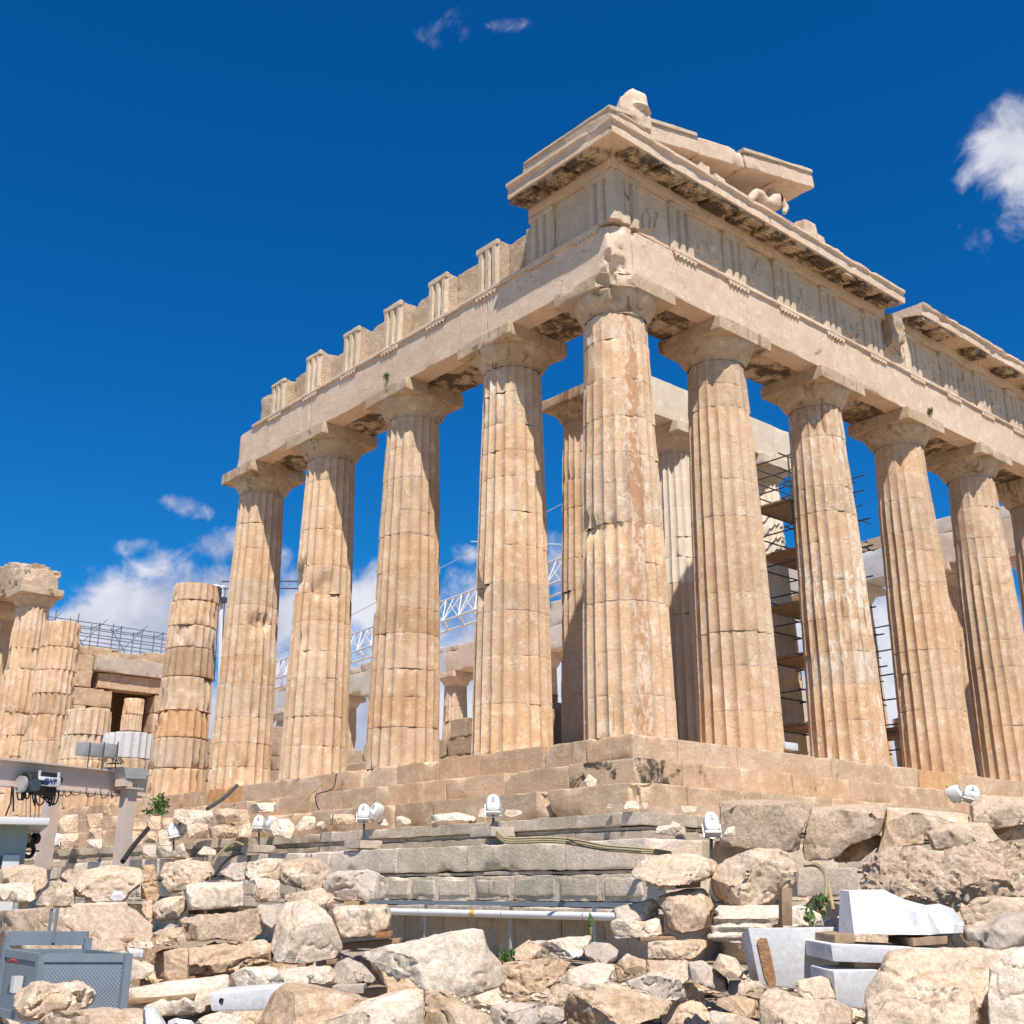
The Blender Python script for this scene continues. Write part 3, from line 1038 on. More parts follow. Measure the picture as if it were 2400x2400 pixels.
def course(name, o_, zt, zb, Lr, seed, wear=.06, inner=1.4, tint=1.0, margin=False, y_to=16, x_from=-34, res=.12):
    mb = MB()
    r = random.Random(seed)
    x = o_
    k = 0
    while x > x_from:
        L = r.uniform(*Lr)
        t = tint * (1 + r.uniform(-.13, .13))
        tt = (t, t * (1 + r.uniform(-.02, .02)), t * (1 + r.uniform(-.04, .04)))
        block(mb, (x - L + .005, -o_, zb + .003), (x - .005, -o_ + inner, zt + r.uniform(-.02, 0)), wear=wear * r.choice([.7, 1, 1.6]), seed=seed * 31 + k, res=res if x > -14 else .4, tint=tt, rough=.015, freq=1.7)
        if margin and x > -16:
            # raised panel inside a drafted margin
            block(mb, (x - L + .09, -o_ - .022, zb + .09), (x - .09, -o_ + .2, zt - .07), wear=.03, seed=seed * 37 + k, res=.12, tint=tuple(c * .95 for c in tt), rough=.012)
        x -= L
        k += 1
    y = -o_ + inner + .005
    while y < y_to:
        L = r.uniform(*Lr)
        t = tint * (1 + r.uniform(-.13, .13))
        block(mb, (o_ - inner, y + .005, zb + .003), (o_, y + L - .005, zt + r.uniform(-.02, 0)), wear=wear * 1.2, seed=seed * 41 + k, res=.16, tint=(t, t, t * .98), rough=.015)
        if margin:
            block(mb, (o_ - .2, y + .09, zb + .09), (o_ + .022, y + L - .09, zt - .07), wear=.03, seed=seed * 43 + k, res=.14, tint=(t * .95, t * .95, t * .93), rough=.012)
        y += L
        k += 1
    return mb.build(name, M['poros'], FND)


course('foundation_course', 3.10, -1.625, -1.84, (1.1, 1.9), 5, wear=.05, tint=.85)
course('moulding', 3.03, -1.843, -1.92, (1.1, 1.9), 6, wear=.02, tint=.8)
course('foundation_course', 3.07, -1.923, -2.06, (1.1, 1.9), 5, wear=.03, tint=.72)
course('foundation_course', 3.62, -2.065, -2.53, (1.5, 2.9), 8, wear=.10, tint=1.12)
course('foundation_course', 3.58, -2.533, -2.60, (1.5, 2.9), 9, wear=.03, tint=.85)
course('foundation_course', 3.68, -2.603, -3.02, (.75, 1.15), 10, wear=.03, tint=1.1, margin=True)
course('moulding', 3.72, -3.023, -3.10, (1.2, 2.2), 12, wear=.02, tint=1.0)
course('moulding', 3.78, -3.103, -3.20, (1.2, 2.2), 13, wear=.03, tint=1.0)
course('foundation_course', 3.35, -3.203, -4.35, (.9, 1.3), 14, wear=.05, tint=.8)
mb = MB()
mb.box((-60, -3.0, -4.4), (2.5, 28, -1.66))
mb.build('core', M['poros'], FND)

# ------------------------------------------------------------------ broken columns of the flank
def broken_column(x, zs, label, seed, tints={}, mats={}, r0=.9525, r1=.74, y=0.0, dmg=1.9, group='broken columns west of the standing corner', chip={}):
    t = thing('broken_column', (x, y, 0), label, 'column', group)
    r = random.Random(seed)
    for k in range(len(zs) - 1):
        m = MB()
        last = k == len(zs) - 2
        shaft(m, x, y, zs[k] + .006, zs[k + 1] - .006, 0, 9.57, r0, r1, seed + k, tint=tints.get(k, drum_tint(r, .09)), dmg=dmg if k not in mats else .1,
              shift=(r.uniform(-.03, .03), r.uniform(-.03, .03)), rot=r.uniform(-.03, .03), caps=True, top_break=.10 if last and k not in mats else .03, chips=chip.get(k, ()))
        m.build('drum', M[mats.get(k, 'column')], t)
    return t


x5, x6, x7, x8, x9 = FXS[5], FXS[6], FXS[7], FXS[8], FXS[9]
broken_column(x5, [0, .95, 1.95, 2.85, 4.0, 5.0, 5.78, 6.68, 7.32], 'tall broken column of loose drums with one grey drum', 800, tints={4: (.72, .70, .68), 2: (1.0, .86, .70)},
              chip={5: [((x5 + .55, -.62, 5.4), (.6, -1, .2), .2)], 2: [((x5 - .2, -.80, 2.6), (-.1, -1, .3), .15)]})
broken_column(x6, [0, .8, 1.62, 2.55], 'low column stump topped by one new white drum', 820, mats={2: 'white'})
broken_column(x7, [0, .95, 1.9, 2.85, 3.85], 'short broken column stump of two thick visible drums', 840, dmg=2.2)
broken_column(x8, [0, .9, 1.8, 3.0, 4.1, 5.0, 6.0, 7.0, 8.15], 'broken column with a split upper drum, no capital', 860, dmg=2.2, tints={4: (.85, .82, .78)})
BC = thing('broken_colonnade', (x9, 0, 0), 'end of a ruined colonnade with worn capital and jagged architrave lumps', 'colonnade')
for i in (9, 10, 11):
    column(BC, 'column', FXS[i], 0, 0, 10.43, .9525, .74, 880 + i * 3, 'column', ndr=10, dmg=2.2, seg=5, hres=.35)
for k, (a, b, zt) in enumerate(((x9 - .85, x9 + .62, 11.45), (x9 - 4.3, x9 - .9, 12.05), (x9 - 9, x9 - 4.35, 12.6))):
    m = MB()
    block(m, (a, -.9, 10.432), (b, .85, zt), wear=.35, seed=900 + k, res=.14, rough=.05, chips=[((b - .2, -.2, zt - .35), (1, -.2, .8), .3)])
    m.build('architrave_block', M['rough'], BC)

# ------------------------------------------------------------------ wall with a doorway, at the far end
XW = -47.0
DW = thing('doorway_wall', (XW, 8, 0), 'far tan stone wall with a square doorway under a dark lintel', 'wall')
m = MB()
rr = random.Random(3)
z = 0.0
zr = [0, 1.3, 2.3, 3.4, 4.5, 5.6, 6.7, 7.7, 8.6, 9.5, 10.2]
for k in range(len(zr) - 1):
    for (a, b) in (((1.5, 7.92),) if zr[k + 1] <= 7.75 else ((1.5, 6.62),) if zr[k + 1] <= 9.6 else ((1.5, 12.5),)):
        y = a
        while y < b - .05:
            L = min(rr.uniform(1.2, 2.2), b - y)
            if b - y - L < .5:
                L = b - y
            t = 1 + rr.uniform(-.1, .1)
            block(m, (XW - 1.2, y + .006, zr[k] + .004), (XW + rr.uniform(-.08, .05), y + L - .006, zr[k + 1] - rr.uniform(0, .03) - (rr.uniform(0, .35) if k == 9 else 0)), wear=.12, seed=int(920 + k * 17 + y * 3), res=.25, rough=.03, tint=(t, t, t))
            y += L
for k in range(len(zr) - 1):
    if zr[k + 1] <= 7.8:
        block(m, (XW - 1.2, 10.45, zr[k]), (XW, 12.5, zr[k + 1] - .01), wear=.1, seed=990 + k, res=.3, rough=.03)
m.build('wall_block', M['step'], DW)
m = MB()
block(m, (XW - 1.1, 7.0, 7.78), (XW - .05, 12.4, 8.62), wear=.05, seed=1010, res=.25)
m.build('inner_lintel', M['step'], DW)
m = MB()
block(m, (XW - 1.0, 6.65, 8.66), (XW + .25, 12.6, 9.5), wear=.07, seed=1011, res=.2, rough=.02)
m.build('lintel', M['grey'], DW)
m = MB()
block(m, (XW - 9.2, 4, 0), (XW - 9, 16.5, 9.5), wear=.05, seed=1012, res=1.2, chips=[])
block(m, (XW - 9.2, 1.5, 9.6), (XW - 1.3, 13.0, 9.9), wear=.05, seed=1013, res=1.2)
block(m, (XW - 9, 1.5, 0), (XW - 1.3, 1.9, 9.5), wear=.05, seed=1014, res=1.2)
block(m, (XW - 9, 12.6, 0), (XW - 1.3, 13.0, 9.5), wear=.05, seed=1015, res=1.2)
m.build('end_wall', M['step'], DW)
broken_column(XW + 1.6, [0, 1.4, 2.8, 4.4, 5.3, 6.2, 7.1], 'slim broken column standing before the far doorway', 1020, y=8.55, r0=.62, r1=.50, group=None)


def scaffold(name, loc, label, P, tubes, planks=(), mat='scaf', rad=.026, group=None):
    t = thing(name, loc, label, 'scaffold', group)
    for a, b in P:
        m = MB()
        m.tube([a, b], rad, 5)
        m.build('standard', M[mat], t)
    for a, b in tubes:
        m = MB()
        m.tube([a, b], rad * .9, 5)
        m.build('ledger', M[mat], t)
    for lo, hi in planks:
        m = MB()
        m.box(lo, hi)
        m.build('platform', M['wood'], t)
    return t


r = random.Random(5)
P, T = [], []
for k in range(9):
    y = 2.9 + 1.35 * k
    for x in (XW - 4.2, XW - 5.5):
        P.append(((x, y, 9.9), (x, y, 12.35 + r.choice([0, .1, .35]))))
for x in (XW - 4.2, XW - 5.5):
    for z in (10.9, 11.4, 11.85, 12.25):
        T.append(((x, 2.3, z), (x, 14.6, z)))
for k in range(9):
    y = 2.9 + 1.35 * k
    T.append(((XW - 4.0, y, 12.2), (XW - 5.7, y, 12.2)))
for y0 in (4.2, 7.0, 9.6):
    T.append(((XW - 4.15, y0, 10.6), (XW - 4.15, y0 + 1.7, 12.6)))
    T.append(((XW - 5.5, y0 + 1.3, 10.6), (XW - 5.5, y0 - .1, 12.4)))
scaffold('scaffold', (XW - 4.8, 8, 9.8), 'low blue grey pipe scaffold along the top of the far wall', P, T, [((XW - 5.6, 5.6, 10.70), (XW - 4.0, 9.6, 10.77))], 'scafblue', .033)

# ------------------------------------------------------------------ inner porch columns
IP = thing('inner_porch', (-5.5, 8.2, .7), 'inner row of columns behind the front with pale restored architrave', 'porch')
m = MB()
block(m, (-6.7, 2.9, .02), (-4.3, 26, .36), wear=.05, seed=1100, res=.5)
block(m, (-6.4, 3.3, .363), (-4.6, 26, .70), wear=.05, seed=1101, res=.5)
m.build('step', M['step'], IP)
py = [4.4, 8.45, 12.75, 16.9, 21.0, 25.0]
for i, y in enumerate(py):
    r = random.Random(i)
    if i < 3:
        tn = {q: (.86, .69, .545) if q < 6 else (1.02, .95, .90) for q in range(11)} if i else None
        column(IP, 'column', -5.5, y, .70, 10.75,   .825, .64, 1110 + i * 5, 'newdrum' if i else 'column', hw=.92, tints=tn, seg=5, hres=.4, capmat='newblock' if i else 'capital', sc=.9)
    else:
        zt = [5.2, 3.0, 6.2][i - 3]
        m = MB()
        shaft(m, -5.5, y, .70, zt, .7, 9.9, .825, .64, 1160 + i, caps=True, dmg=1.8, hres=.4, seg=5, top_break=.3)
        m.build('column', M['column'], IP)
for k, (a, b, zt, mat) in enumerate(((6.3, 12.75, 12.0, 'newblock'), (12.76, 13.65, 12.0, 'newblock'))):
    m = MB()
    block(m, (-6.25, a, 10.755), (-4.75, b, zt), wear=.05, seed=1180 + k, res=.2)
    m.build('architrave_block', M[mat], IP)
m = MB()
for y in (8.0, 9.1, 10.6, 11.7, 13.1, 13.55):
    block(m, (-5.9, y, 12.003), (-5.0, y + .35, 12.16), wear=.06, seed=int(y * 10), res=.1)
m.build('cornice_stub', M['rough'], IP)

# steel scaffold round the inner porch
P, T, PL = [], [], []
r = random.Random(9)
for y in (10.9, 12.95, 14.3):
    for x in (-4.35, -3.0):
        P.append(((x, y, 0), (x, y, 10.1 + r.uniform(-.6, .5))))
for z in (.5, 1.6, 2.6, 3.6, 4.6, 5.5, 6.5, 7.5, 8.4, 8.9, 9.4, 9.9):
    for x in (-4.35, -3.0):
        T.append(((x, 10.4, z), (x, 14.5 + (3.1 if z in (8.4, 9.4) and x < -4 else r.choice([.1, .2, .3])), z)))
    for y in (10.9, 12.95, 14.3):
        T.append(((-4.8, y, z + .05), (-2.6 + r.uniform(-.1, .3), y, z + .05)))
for z in (1.6, 3.6, 5.5, 7.5):
    T.append(((-3.0, 12.95, z), (-3.0, 14.3, z + 1.9)))
    T.append(((-4.35, 14.3, z), (-4.35, 12.95, z + 1.9)))
for z in (1.65, 3.65, 5.2, 6.85, 8.45):
    PL.append(((-4.4, 10.7, z), (-2.95, 14.4, z + .05)))
scaffold('scaffold', (-3.7, 13, 0), 'dark steel scaffold tower with plank decks behind the front columns', P, T, PL, 'scaf', .028)
P, T = [], []
for y in (17.9, 18.8):
    for x in (-5.4, -3.9):
        P.append(((x, y, 0), (x, y, 5.9 if x < -4 else 5.4)))
for k in range(14):
    z = .3 + k * .42
    T.append(((-3.9, 17.7, z), (-3.9, 19.0, z)))
    if k % 2:
        T.append(((-5.6, 17.9, z), (-3.7, 17.9, z)))
        T.append(((-5.4, 17.7, z), (-5.4, 19.0, z)))
for k in range(3):
    T.append(((-3.9, 17.9, .3 + 1.7 * k), (-3.9, 18.8, 1.9 + 1.7 * k)))
scaffold('scaffold', (-4.6, 18.3, 0), 'narrow dark ladder scaffold between two front columns', P, T, [((-5.4, 17.8, 2.0), (-3.9, 18.9, 2.3))], 'scaf', .03)

# ------------------------------------------------------------------ far colonnade (other flank)
FC = thing('far_colonnade', (-30, 28.86, 0), 'distant colonnade of the far side with patched pale architrave', 'colonnade')
tops = {1: 12.5, 2: 12.5, 3: 12.5, 4: 12.6, 5: 13.3, 6: 13.3, 7: 13.35, 8: 13.35, 9: 12.25, 10: 12.2, 11: 12.3, 12: 12.4, 13: 12.4, 14: 12.3, 15: 12.3}
for i in range(1, 17):
    column(FC, 'column', FXS[i], 28.86, 0, 10.43, .9525, .74, 1200 + i * 4, 'column', ndr=8, dmg=1.2, seg=4, hres=.8, capmat='newblock' if i % 3 == 0 else 'entab')
for i in range(1, 16):
    b, a = FXS[i], FXS[i + 1]
    m = MB()
    block(m, (a + .01, 27.98, 10.433), (b - .01, 29.74, 11.78), wear=.08, seed=1300 + i, res=.35)
    m.build('architrave_block', M[['newblock', 'entab', 'white', 'newblock'][i % 4] if i != 8 else 'newblock'], FC)
    m = MB()
    zt = tops[i]
    n = 3
    for k in range(n):
        w = (b - a) / n
        block(m, (a + w * k + .02, 28.0, 11.783), (a + w * (k + 1) - .02, 29.6, zt - RND.uniform(0, .25)), wear=.14, seed=1330 + i * 3 + k, res=.3)
    m.build('frieze_block', M[['entab', 'newblock', 'rough'][i % 3]], FC)

# low remains of the inner walls, seen between the columns
LW = thing('inner_wall', (-9, 5, 0), 'low dark ruined inner wall seen between flank columns', 'wall')
m = MB()
rr = random.Random(12)
for (a, b, yy, zt) in ((-15.5, -9.0, 6.5, 2.5), (-8.9, -6.8, 4.2, 2.4), (-26, -16, 9.0, 2.0), (-34, -26.5, 7.0, 3.2)):
    z = 0
    while z < zt:
        x = a
        h = rr.uniform(.5, .75)
        while x < b:
            L = rr.uniform(.9, 1.7)
            if z < zt - .8 or rr.random() < .6:
                block(m, (x, yy, z + .005), (min(x + L, b) - .01, yy + 1.1, z + h), wear=.12, seed=int(1400 + x * 7 + z * 5), res=.2, rough=.03)
            x += L
        z += h
m.build('wall_block', M['rough'], LW)

# ------------------------------------------------------------------ crane
CR = thing('tower_crane', (-50, 20, 0), 'white lattice crane boom rising behind the flank columns', 'crane')
m = MB()
a0, a1 = np.array([-56.0, 20, 9.55]), np.array([-20.5, 20, 11.2])
d = (a1 - a0)
n = 26
up, sd = np.array([0, 0, 1.45]), np.array([0, .75, 0])
for o in (up * 0 + sd, up * 0 - sd, up):
    m.tube([a0 + o, a1 + o], .06, 5)
for k in range(n):
    p, q = a0 + d * k / n, a0 + d * (k + 1) / n
    mid = (p + q) / 2
    for s in (sd, -sd):
        m.tube([p + s, mid + up], .035, 4)
        m.tube([mid + up, q + s], .035, 4)
        m.tube([p + s, p + up], .03, 4)
    m.tube([p + sd, q - sd], .03, 4)
m.build('jib', M['crane'], CR)
m = MB()
m.tube([(-49, 22, 0), (-49, 22, 9.6)], .5, 6)
m.tube([a1 + up, (-30, 20, 15)], .03, 4)
m.tube([a0 + up, (-14, 20, 16.5)], .03, 4)
m.build('mast', M['crane'], CR)
# hoist mast by the end column, with its cables
HM = thing('hoist_mast', tuple(at(518, 1700, 46)), 'thin pale mast with pulleys and cables beside the end column', 'mast')
m = MB()
m.tube([at(514, 1640, 46), at(520, 1372, 46)], .075, 6)
m.tube([at(500, 1372, 46), at(527, 1376, 46)], .05, 5)
m.tube([at(480, 1385, 46), at(512, 1368, 46)], .025, 4)
m.tube([at(480, 1385, 46), at(480, 1412, 46)], .025, 4)
m.tube([at(480, 1400, 46), at(512, 1385, 46)], .02, 4)
m.build('post', M['crane'], HM)
m = MB()
for px in (503, 508, 522):
    m.tube([at(px + 6, 1380, 46), at(px - 6, 1600, 46)], .018, 4)
m.tube([at(512, 1378, 45.8), at(509, 1400, 45.8)], [.16, .12], 8)
m.build('cable', M['scaf'], HM)
m = MB()
p = at(508, 1408, 46)
m.box(p - np.array([.35, .3, .10]), p + np.array([.35, .3, .12]))
m.build('pulley_block', M['scaf'], HM)
for k, (y0, rad, mat, lb) in enumerate(((1362, .03, 'scaf', 'upper dark cable strung between two flank columns'), (1379, .03, 'scaf', 'lower dark cable strung between two flank columns'))):
    m = MB()
    m.tube([at(520, y0 + 1, 46), at(760, y0, 52)], rad, 4)
    tag(m.build('cable', M[mat]), lb, 'cable', 'cables behind the columns')

# ------------------------------------------------------------------ loose stones
ZN = {1: (0, 1750), 2: (600, 1750), 3: (1200, 1750), 4: (1750, 1750)}
KZ = 650.0 / 1932.0
PENDING = []


def zp(zone, x, y):
    return ZN[zone][0] + x * KZ, ZN[zone][1] + y * KZ


def dep_plane(px, py, ax, v):
    return float((onp(px, py, ax, v) - CAM) @ HF)


def resamp(poly, n):
    P = np.array(poly, float)
    Q = np.concatenate([P, P[:1]])
    L = np.concatenate([[0], np.cumsum(np.linalg.norm(np.diff(Q, axis=0), axis=1))])
    t = np.unique(np.concatenate([np.linspace(0, L[-1], n, endpoint=False), L[:-1]]))
    return np.stack([np.interp(t, L, Q[:, 0]), np.interp(t, L, Q[:, 1])], 1)


def loft(poly, d, thick, tf, sf, seed, skew=0.0, ff=.4):
    """solid stone around an outline standing at distance d: a nearer, smaller front face and a farther back face"""
    p = resamp(poly, 26)
    cx = (p[:, 0].min() + p[:, 0].max()) / 2
    yb = p[:, 1].max()
    r = random.Random(seed)
    n = len(p)
    rings = []
    for (s, t, dd, jit) in ((sf, tf, -ff * thick, .05), (1.0, 0.0, 0.0, .0), (.97, .03, .35 * thick, .02), (.84, .16, (1 - ff) * thick, .04)):
        q = np.stack([cx + (p[:, 0] - cx) * s, yb - (yb - p[:, 1]) * (1 - t)], 1)
        ring = []
        for (x, y) in q:
            dz = d + dd + skew * (x - cx) * d / FPX + jit * thick * r.uniform(-1, 1)
            ring.append(at(x, y, dz))
        rings.append(np.array(ring))
    V = np.concatenate(rings)
    f = []
    for k in range(3):
        for i in range(n):
            j = (i + 1) % n
            f.append((k * n + i, k * n + j, (k + 1) * n + j, (k + 1) * n + i))
    return V, f + [tuple(range(n))[::-1], tuple(3 * n + i for i in range(n))]


def rock(name, label, zone, polys, d, thick, mat='tan', tf=.2, sf=.88, rough=1.0, cat='stone', group=None, skew=0.0, seed=None, ff=.4, smooth=0, ridges=0.0):
    seed = len(PENDING) * 13 + 5 if seed is None else seed
    if not isinstance(polys[0][0], (tuple, list)):
        polys = [polys]
    bm = bmesh.new()
    for k, pl in enumerate(polys):
        pp = [zp(zone, *q) if zone else q for q in pl]
        V, F = loft(pp, d + .03 * k, thick, tf, sf, seed + k, skew, ff)
        vs = [bm.verts.new(v) for v in V]
        for q in F:
            bm.faces.new([vs[i] for i in q])
    bmesh.ops.recalc_face_normals(bm, faces=bm.faces)
    bmesh.ops.triangulate(bm, faces=[q for q in bm.faces if len(q.verts) > 4])
    submit(bm, name, label, mat, rough, cat, group, seed, smooth, ridges)


def submit(bm, name, label, mat, rough, cat, group, seed, smooth=0, ridges=0.0):
    me = bpy.data.meshes.new('tmp')
    bm.to_mesh(me)
    bm.free()
    co = np.array([v.co[:] for v in me.vertices])
    ext = co.max(0) - co.min(0)
    size = float(np.linalg.norm(ext) / 1.5)
    o = bpy.data.objects.new('tmp', me)
    COL.objects.link(o)
    md = o.modifiers.new('r', 'REMESH')
    md.mode = 'VOXEL'
    md.voxel_size = min(.032, max(.012, size / 55))
    md.adaptivity = 0
    PENDING.append((o, name, label, mat, rough, cat, group, seed, size, smooth, ridges))


def finish_rocks():
    dg = bpy.context.evaluated_depsgraph_get()
    dg.update()
    for (o, name, label, mat, rough, cat, group, seed, size, smooth, ridges) in PENDING:
        ev = o.evaluated_get(dg)
        me = bpy.data.meshes.new_from_object(ev)
        n = len(me.vertices)
        co = np.empty(n * 3); me.vertices.foreach_get('co', co); co = co.reshape(-1, 3)
        ne = len(me.edges)
        ed = np.empty(ne * 2, np.int32); me.edges.foreach_get('vertices', ed); ed = ed.reshape(-1, 2)

        def relax(c, it):
            for _ in range(it):
                a = np.zeros_like(c); w = np.zeros(n)
                np.add.at(a, ed[:, 0], c[ed[:, 1]]); np.add.at(a, ed[:, 1], c[ed[:, 0]])
                np.add.at(w, ed[:, 0], 1); np.add.at(w, ed[:, 1], 1)
                c = c * .5 + .5 * a / np.maximum(w, 1)[:, None]
            return c
        co = relax(co, 1 + smooth)
        if not smooth and not ridges:
            rq = random.Random(seed)
            k_ = .03 if rough < .7 else .085
            sdv = np.array([math.sin(YAW), -math.cos(YAW), 0])
            for q_ in range(15):
                nv = -HF * rq.uniform(.35, 1.1) + sdv * rq.uniform(-1, 1) + np.array([0, 0, rq.uniform(-.35, 1.1)])
                nv /= np.linalg.norm(nv)
                sv = co @ nv
                ex = sv.max() - sv.min()
                cut = sv.max() - ex * rq.uniform(.01, k_ * 1.7)
                co = co - nv * np.maximum(sv - cut, 0)[:, None]
        me.vertices.foreach_set('co', co.ravel()); me.update()
        no = np.empty(n * 3); me.vertices.foreach_get('normal', no); no = no.reshape(-1, 3)
        f0 = 1.3 / max(size, .3)
        b = fbm(co, f0, 3, seed)
        m_ = fbm(co + 3 * seed, 3.2, 5, seed + 1, .55)
        # broad flat fracture planes: steps of a slow noise
        st = fbm(co + 5.1, 1.1 * f0, 2, seed + 2) * 3.0
        fr = (st - np.round(st))
        d = .018 * size * b + .020 * rough * m_ * min(1, size) + .018 * rough * np.clip(np.abs(fr) * 2 - .75, 0, 1) * -1.6 * min(1, size)
        cr = np.clip(1 - np.abs(fbm(co, 2.1 * f0 + .8, 4, seed + 7)) * 7, 0, 1)
        d -= .022 * rough * cr * min(1, size)
        if rough > 1.3:
            d += .010 * (rough - 1) * fbm(co, 9.0, 3, seed + 9)
        if rough > 2:
            d -= .045 * np.clip(np.abs(fbm(co * np.array([1, 1, 1.8]), 6.0, 4, seed + 3)) * 2.5, 0, 1) - .02
        if ridges:
            d += ridges * np.sin(co[:, 2] * 2 * math.pi / .085)
        co = co + no * d[:, None]
        base = np.array([(co[:, 0].min() + co[:, 0].max()) / 2, (co[:, 1].min() + co[:, 1].max()) / 2, co[:, 2].min()])
        me.vertices.foreach_set('co', (co - base).ravel())
        me.name = name
        me.materials.clear()
        me.materials.append(M[mat])
        me.polygons.foreach_set('use_smooth', [True] * len(me.polygons))
        me.update()
        try:
            me.set_sharp_from_angle(angle=math.radians(32))
        except Exception:
            pass
        r = bpy.data.objects.new(name, me)
        COL.objects.link(r)
        r.location = base
        ROOTLOC[r.name] = tuple(base)
        tag(r, label, cat, group)
    for t in PENDING:
        me = t[0].data
        bpy.data.objects.remove(t[0])
        bpy.data.meshes.remove(me)
    PENDING.clear()


def blob(c, r3, seed, k=9):
    """convex lump of random corner points"""
    rr = random.Random(seed)
    bm = bmesh.new()
    for _ in range(k + 5):
        v = Vector((rr.gauss(0, 1), rr.gauss(0, 1), rr.gauss(0, 1))).normalized()
        bm.verts.new((c[0] + v.x * r3[0], c[1] + v.y * r3[1], c[2] + v.z * r3[2]))
    q = bmesh.ops.convex_hull(bm, input=bm.verts)
    bmesh.ops.delete(bm, geom=[g for g in q['geom_interior'] if isinstance(g, bmesh.types.BMVert)], context='VERTS')
    bmesh.ops.recalc_face_normals(bm, faces=bm.faces)
    return bm


B, O, SL = 'stone_block', 'boulder', 'stone_slab'
GL, GR, GT = 'stone blocks heaped on the left', 'stone blocks heaped on the right', 'stones on the terrace below the steps'
# --- left heap, upper row
rock(B, 'rough tan block at the left picture edge beside the site cabin', 1, [(-40, 850), (80, 838), (200, 828), (330, 850), (335, 960), (250, 1000), (120, 985), (-40, 970)], 15.6, 1.1, 'tan', group=GL)
rock(SL, 'smooth pale slab at the left edge under the rough tan block', 1, [(-40, 962), (130, 945), (245, 962), (260, 1060), (120, 1085), (-40, 1070)], 14.7, .9, 'pale', group=GL, rough=.6)
rock(B, 'leaning fluted wedge of tan marble left of the notched block', 1, [(235, 1100), (300, 1010), (395, 905), (440, 935), (520, 960), (525, 1110), (420, 1108)], 14.3, .8, 'tan', tf=.1, group=GL, skew=.3)
rock(B, 'large tan block with a square notch cut from its underside', 1, [(395, 885), (440, 835), (590, 848), (760, 822), (980, 850), (1005, 930), (900, 1010), (870, 1060), (700, 1078), (640, 1075), (632, 1035), (528, 1035), (470, 940)], 14.8, 1.2, 'tan', group=GL)
rock(B, 'upright tan block wedged right of the notched block', 1, [(980, 822), (1075, 816), (1088, 900), (1112, 1040), (985, 1060), (985, 940)], 15.4, .9, 'brown', tf=.08, group=GL)
rock(O, 'rough boulder with dark hollow above the squared pale block', 1, [(1115, 890), (1150, 815), (1300, 800), (1450, 812), (1492, 880), (1400, 935), (1280, 992), (1180, 1005), (1140, 955)], 15.0, 1.1, 'tan', group=GL, rough=1.4)
rock(O, 'small white rounded stone in front of the notched block', 1, [(755, 1060), (790, 1005), (850, 1003), (882, 1050), (850, 1078), (790, 1082)], 13.8, .25, 'white', group=GL, smooth=2)
rock(B, 'squared pale block resting on timbers near the heap middle', 1, [(1285, 965), (1350, 944), (1700, 928), (1706, 1112), (1500, 1130), (1302, 1142)], 13.4, .9, 'pale', tf=.06, sf=.97, rough=.5, group=GL)
rock(B, 'very long pitted block behind the grey mesh bin', 1, [(-60, 1150), (300, 1135), (500, 1128), (880, 1082), (1000, 1175), (1078, 1232), (1070, 1312), (820, 1335), (500, 1380), (150, 1560), (-60, 1560)], 12.7, 1.2, 'pit', tf=.16, rough=1.5, group=GL)
rock(B, 'flat tan block lying on the long pitted block', 1, [(480, 1120), (500, 1095), (700, 1082), (890, 1075), (900, 1100), (700, 1130)], 13.4, .7, 'tan', group=GL)
rock(O, 'tan stone wedged left of the squared pale block', 1, [(1065, 1110), (1130, 1062), (1282, 1040), (1302, 1110), (1262, 1192), (1150, 1205), (1090, 1190)], 13.4, .8, 'tan', group=GL)
rock(O, 'brown stone at the end of the long pitted block', 1, [(985, 1085), (1060, 1060), (1080, 1150), (1070, 1220), (1010, 1160)], 13.6, .7, 'brown', group=GL)
rock(B, 'rough tan block directly under the squared pale block', 1, [(1255, 1205), (1300, 1182), (1810, 1130), (1838, 1290), (1700, 1312), (1400, 1342), (1290, 1345)], 13.0, .9, 'pit', tf=.1, sf=.96, rough=1.5, group=GL)
rock(B, 'banded block with ledges at the bottom of the middle stack', 1, [(1085, 1440), (1140, 1420), (1320, 1392), (1500, 1372), (1872, 1345), (1892, 1500), (1700, 1562), (1400, 1592), (1090, 1610)], 12.8, .9, 'brown', tf=.08, sf=.96, rough=1.5, group=GL)
rock(B, 'orange tan block end left of the middle stack', 1, [(1075, 1330), (1150, 1270), (1275, 1255), (1302, 1360), (1200, 1378), (1090, 1375)], 12.7, .6, 'brown', group=GL)
rock(O, 'small grey stone on the orange tan block end', 1, [(1120, 1282), (1180, 1230), (1240, 1240), (1252, 1268), (1180, 1285)], 12.9, .3, 'grey', group=GL)
rock('column_fragment', 'upright fluted marble stub standing before the banded block', 1, [(1132, 1424), (1220, 1405), (1312, 1402), (1312, 1660), (1220, 1668), (1132, 1660)], 12.1, .5, 'brown', tf=.03, sf=.92, rough=.5, group=GL)
rock(SL, 'round pale slab beside the grey mesh bin', 1, [(800, 1440), (1000, 1488), (1075, 1520), (1083, 1560), (1020, 1612), (890, 1642), (800, 1640)], 12.0, .3, 'pale', tf=.05, rough=.5, group=GL)
rock(O, 'tan rubble stone above the round pale slab', 1, [(830, 1370), (900, 1352), (1060, 1350), (1080, 1400), (1000, 1425), (880, 1410)], 12.5, .5, 'tan', group=GL)
rock(O, 'white roll shaped stone on the round pale slab', 1, [(885, 1402), (1005, 1412), (1005, 1480), (890, 1462)], 12.0, .25, 'white', group=GL, smooth=2)
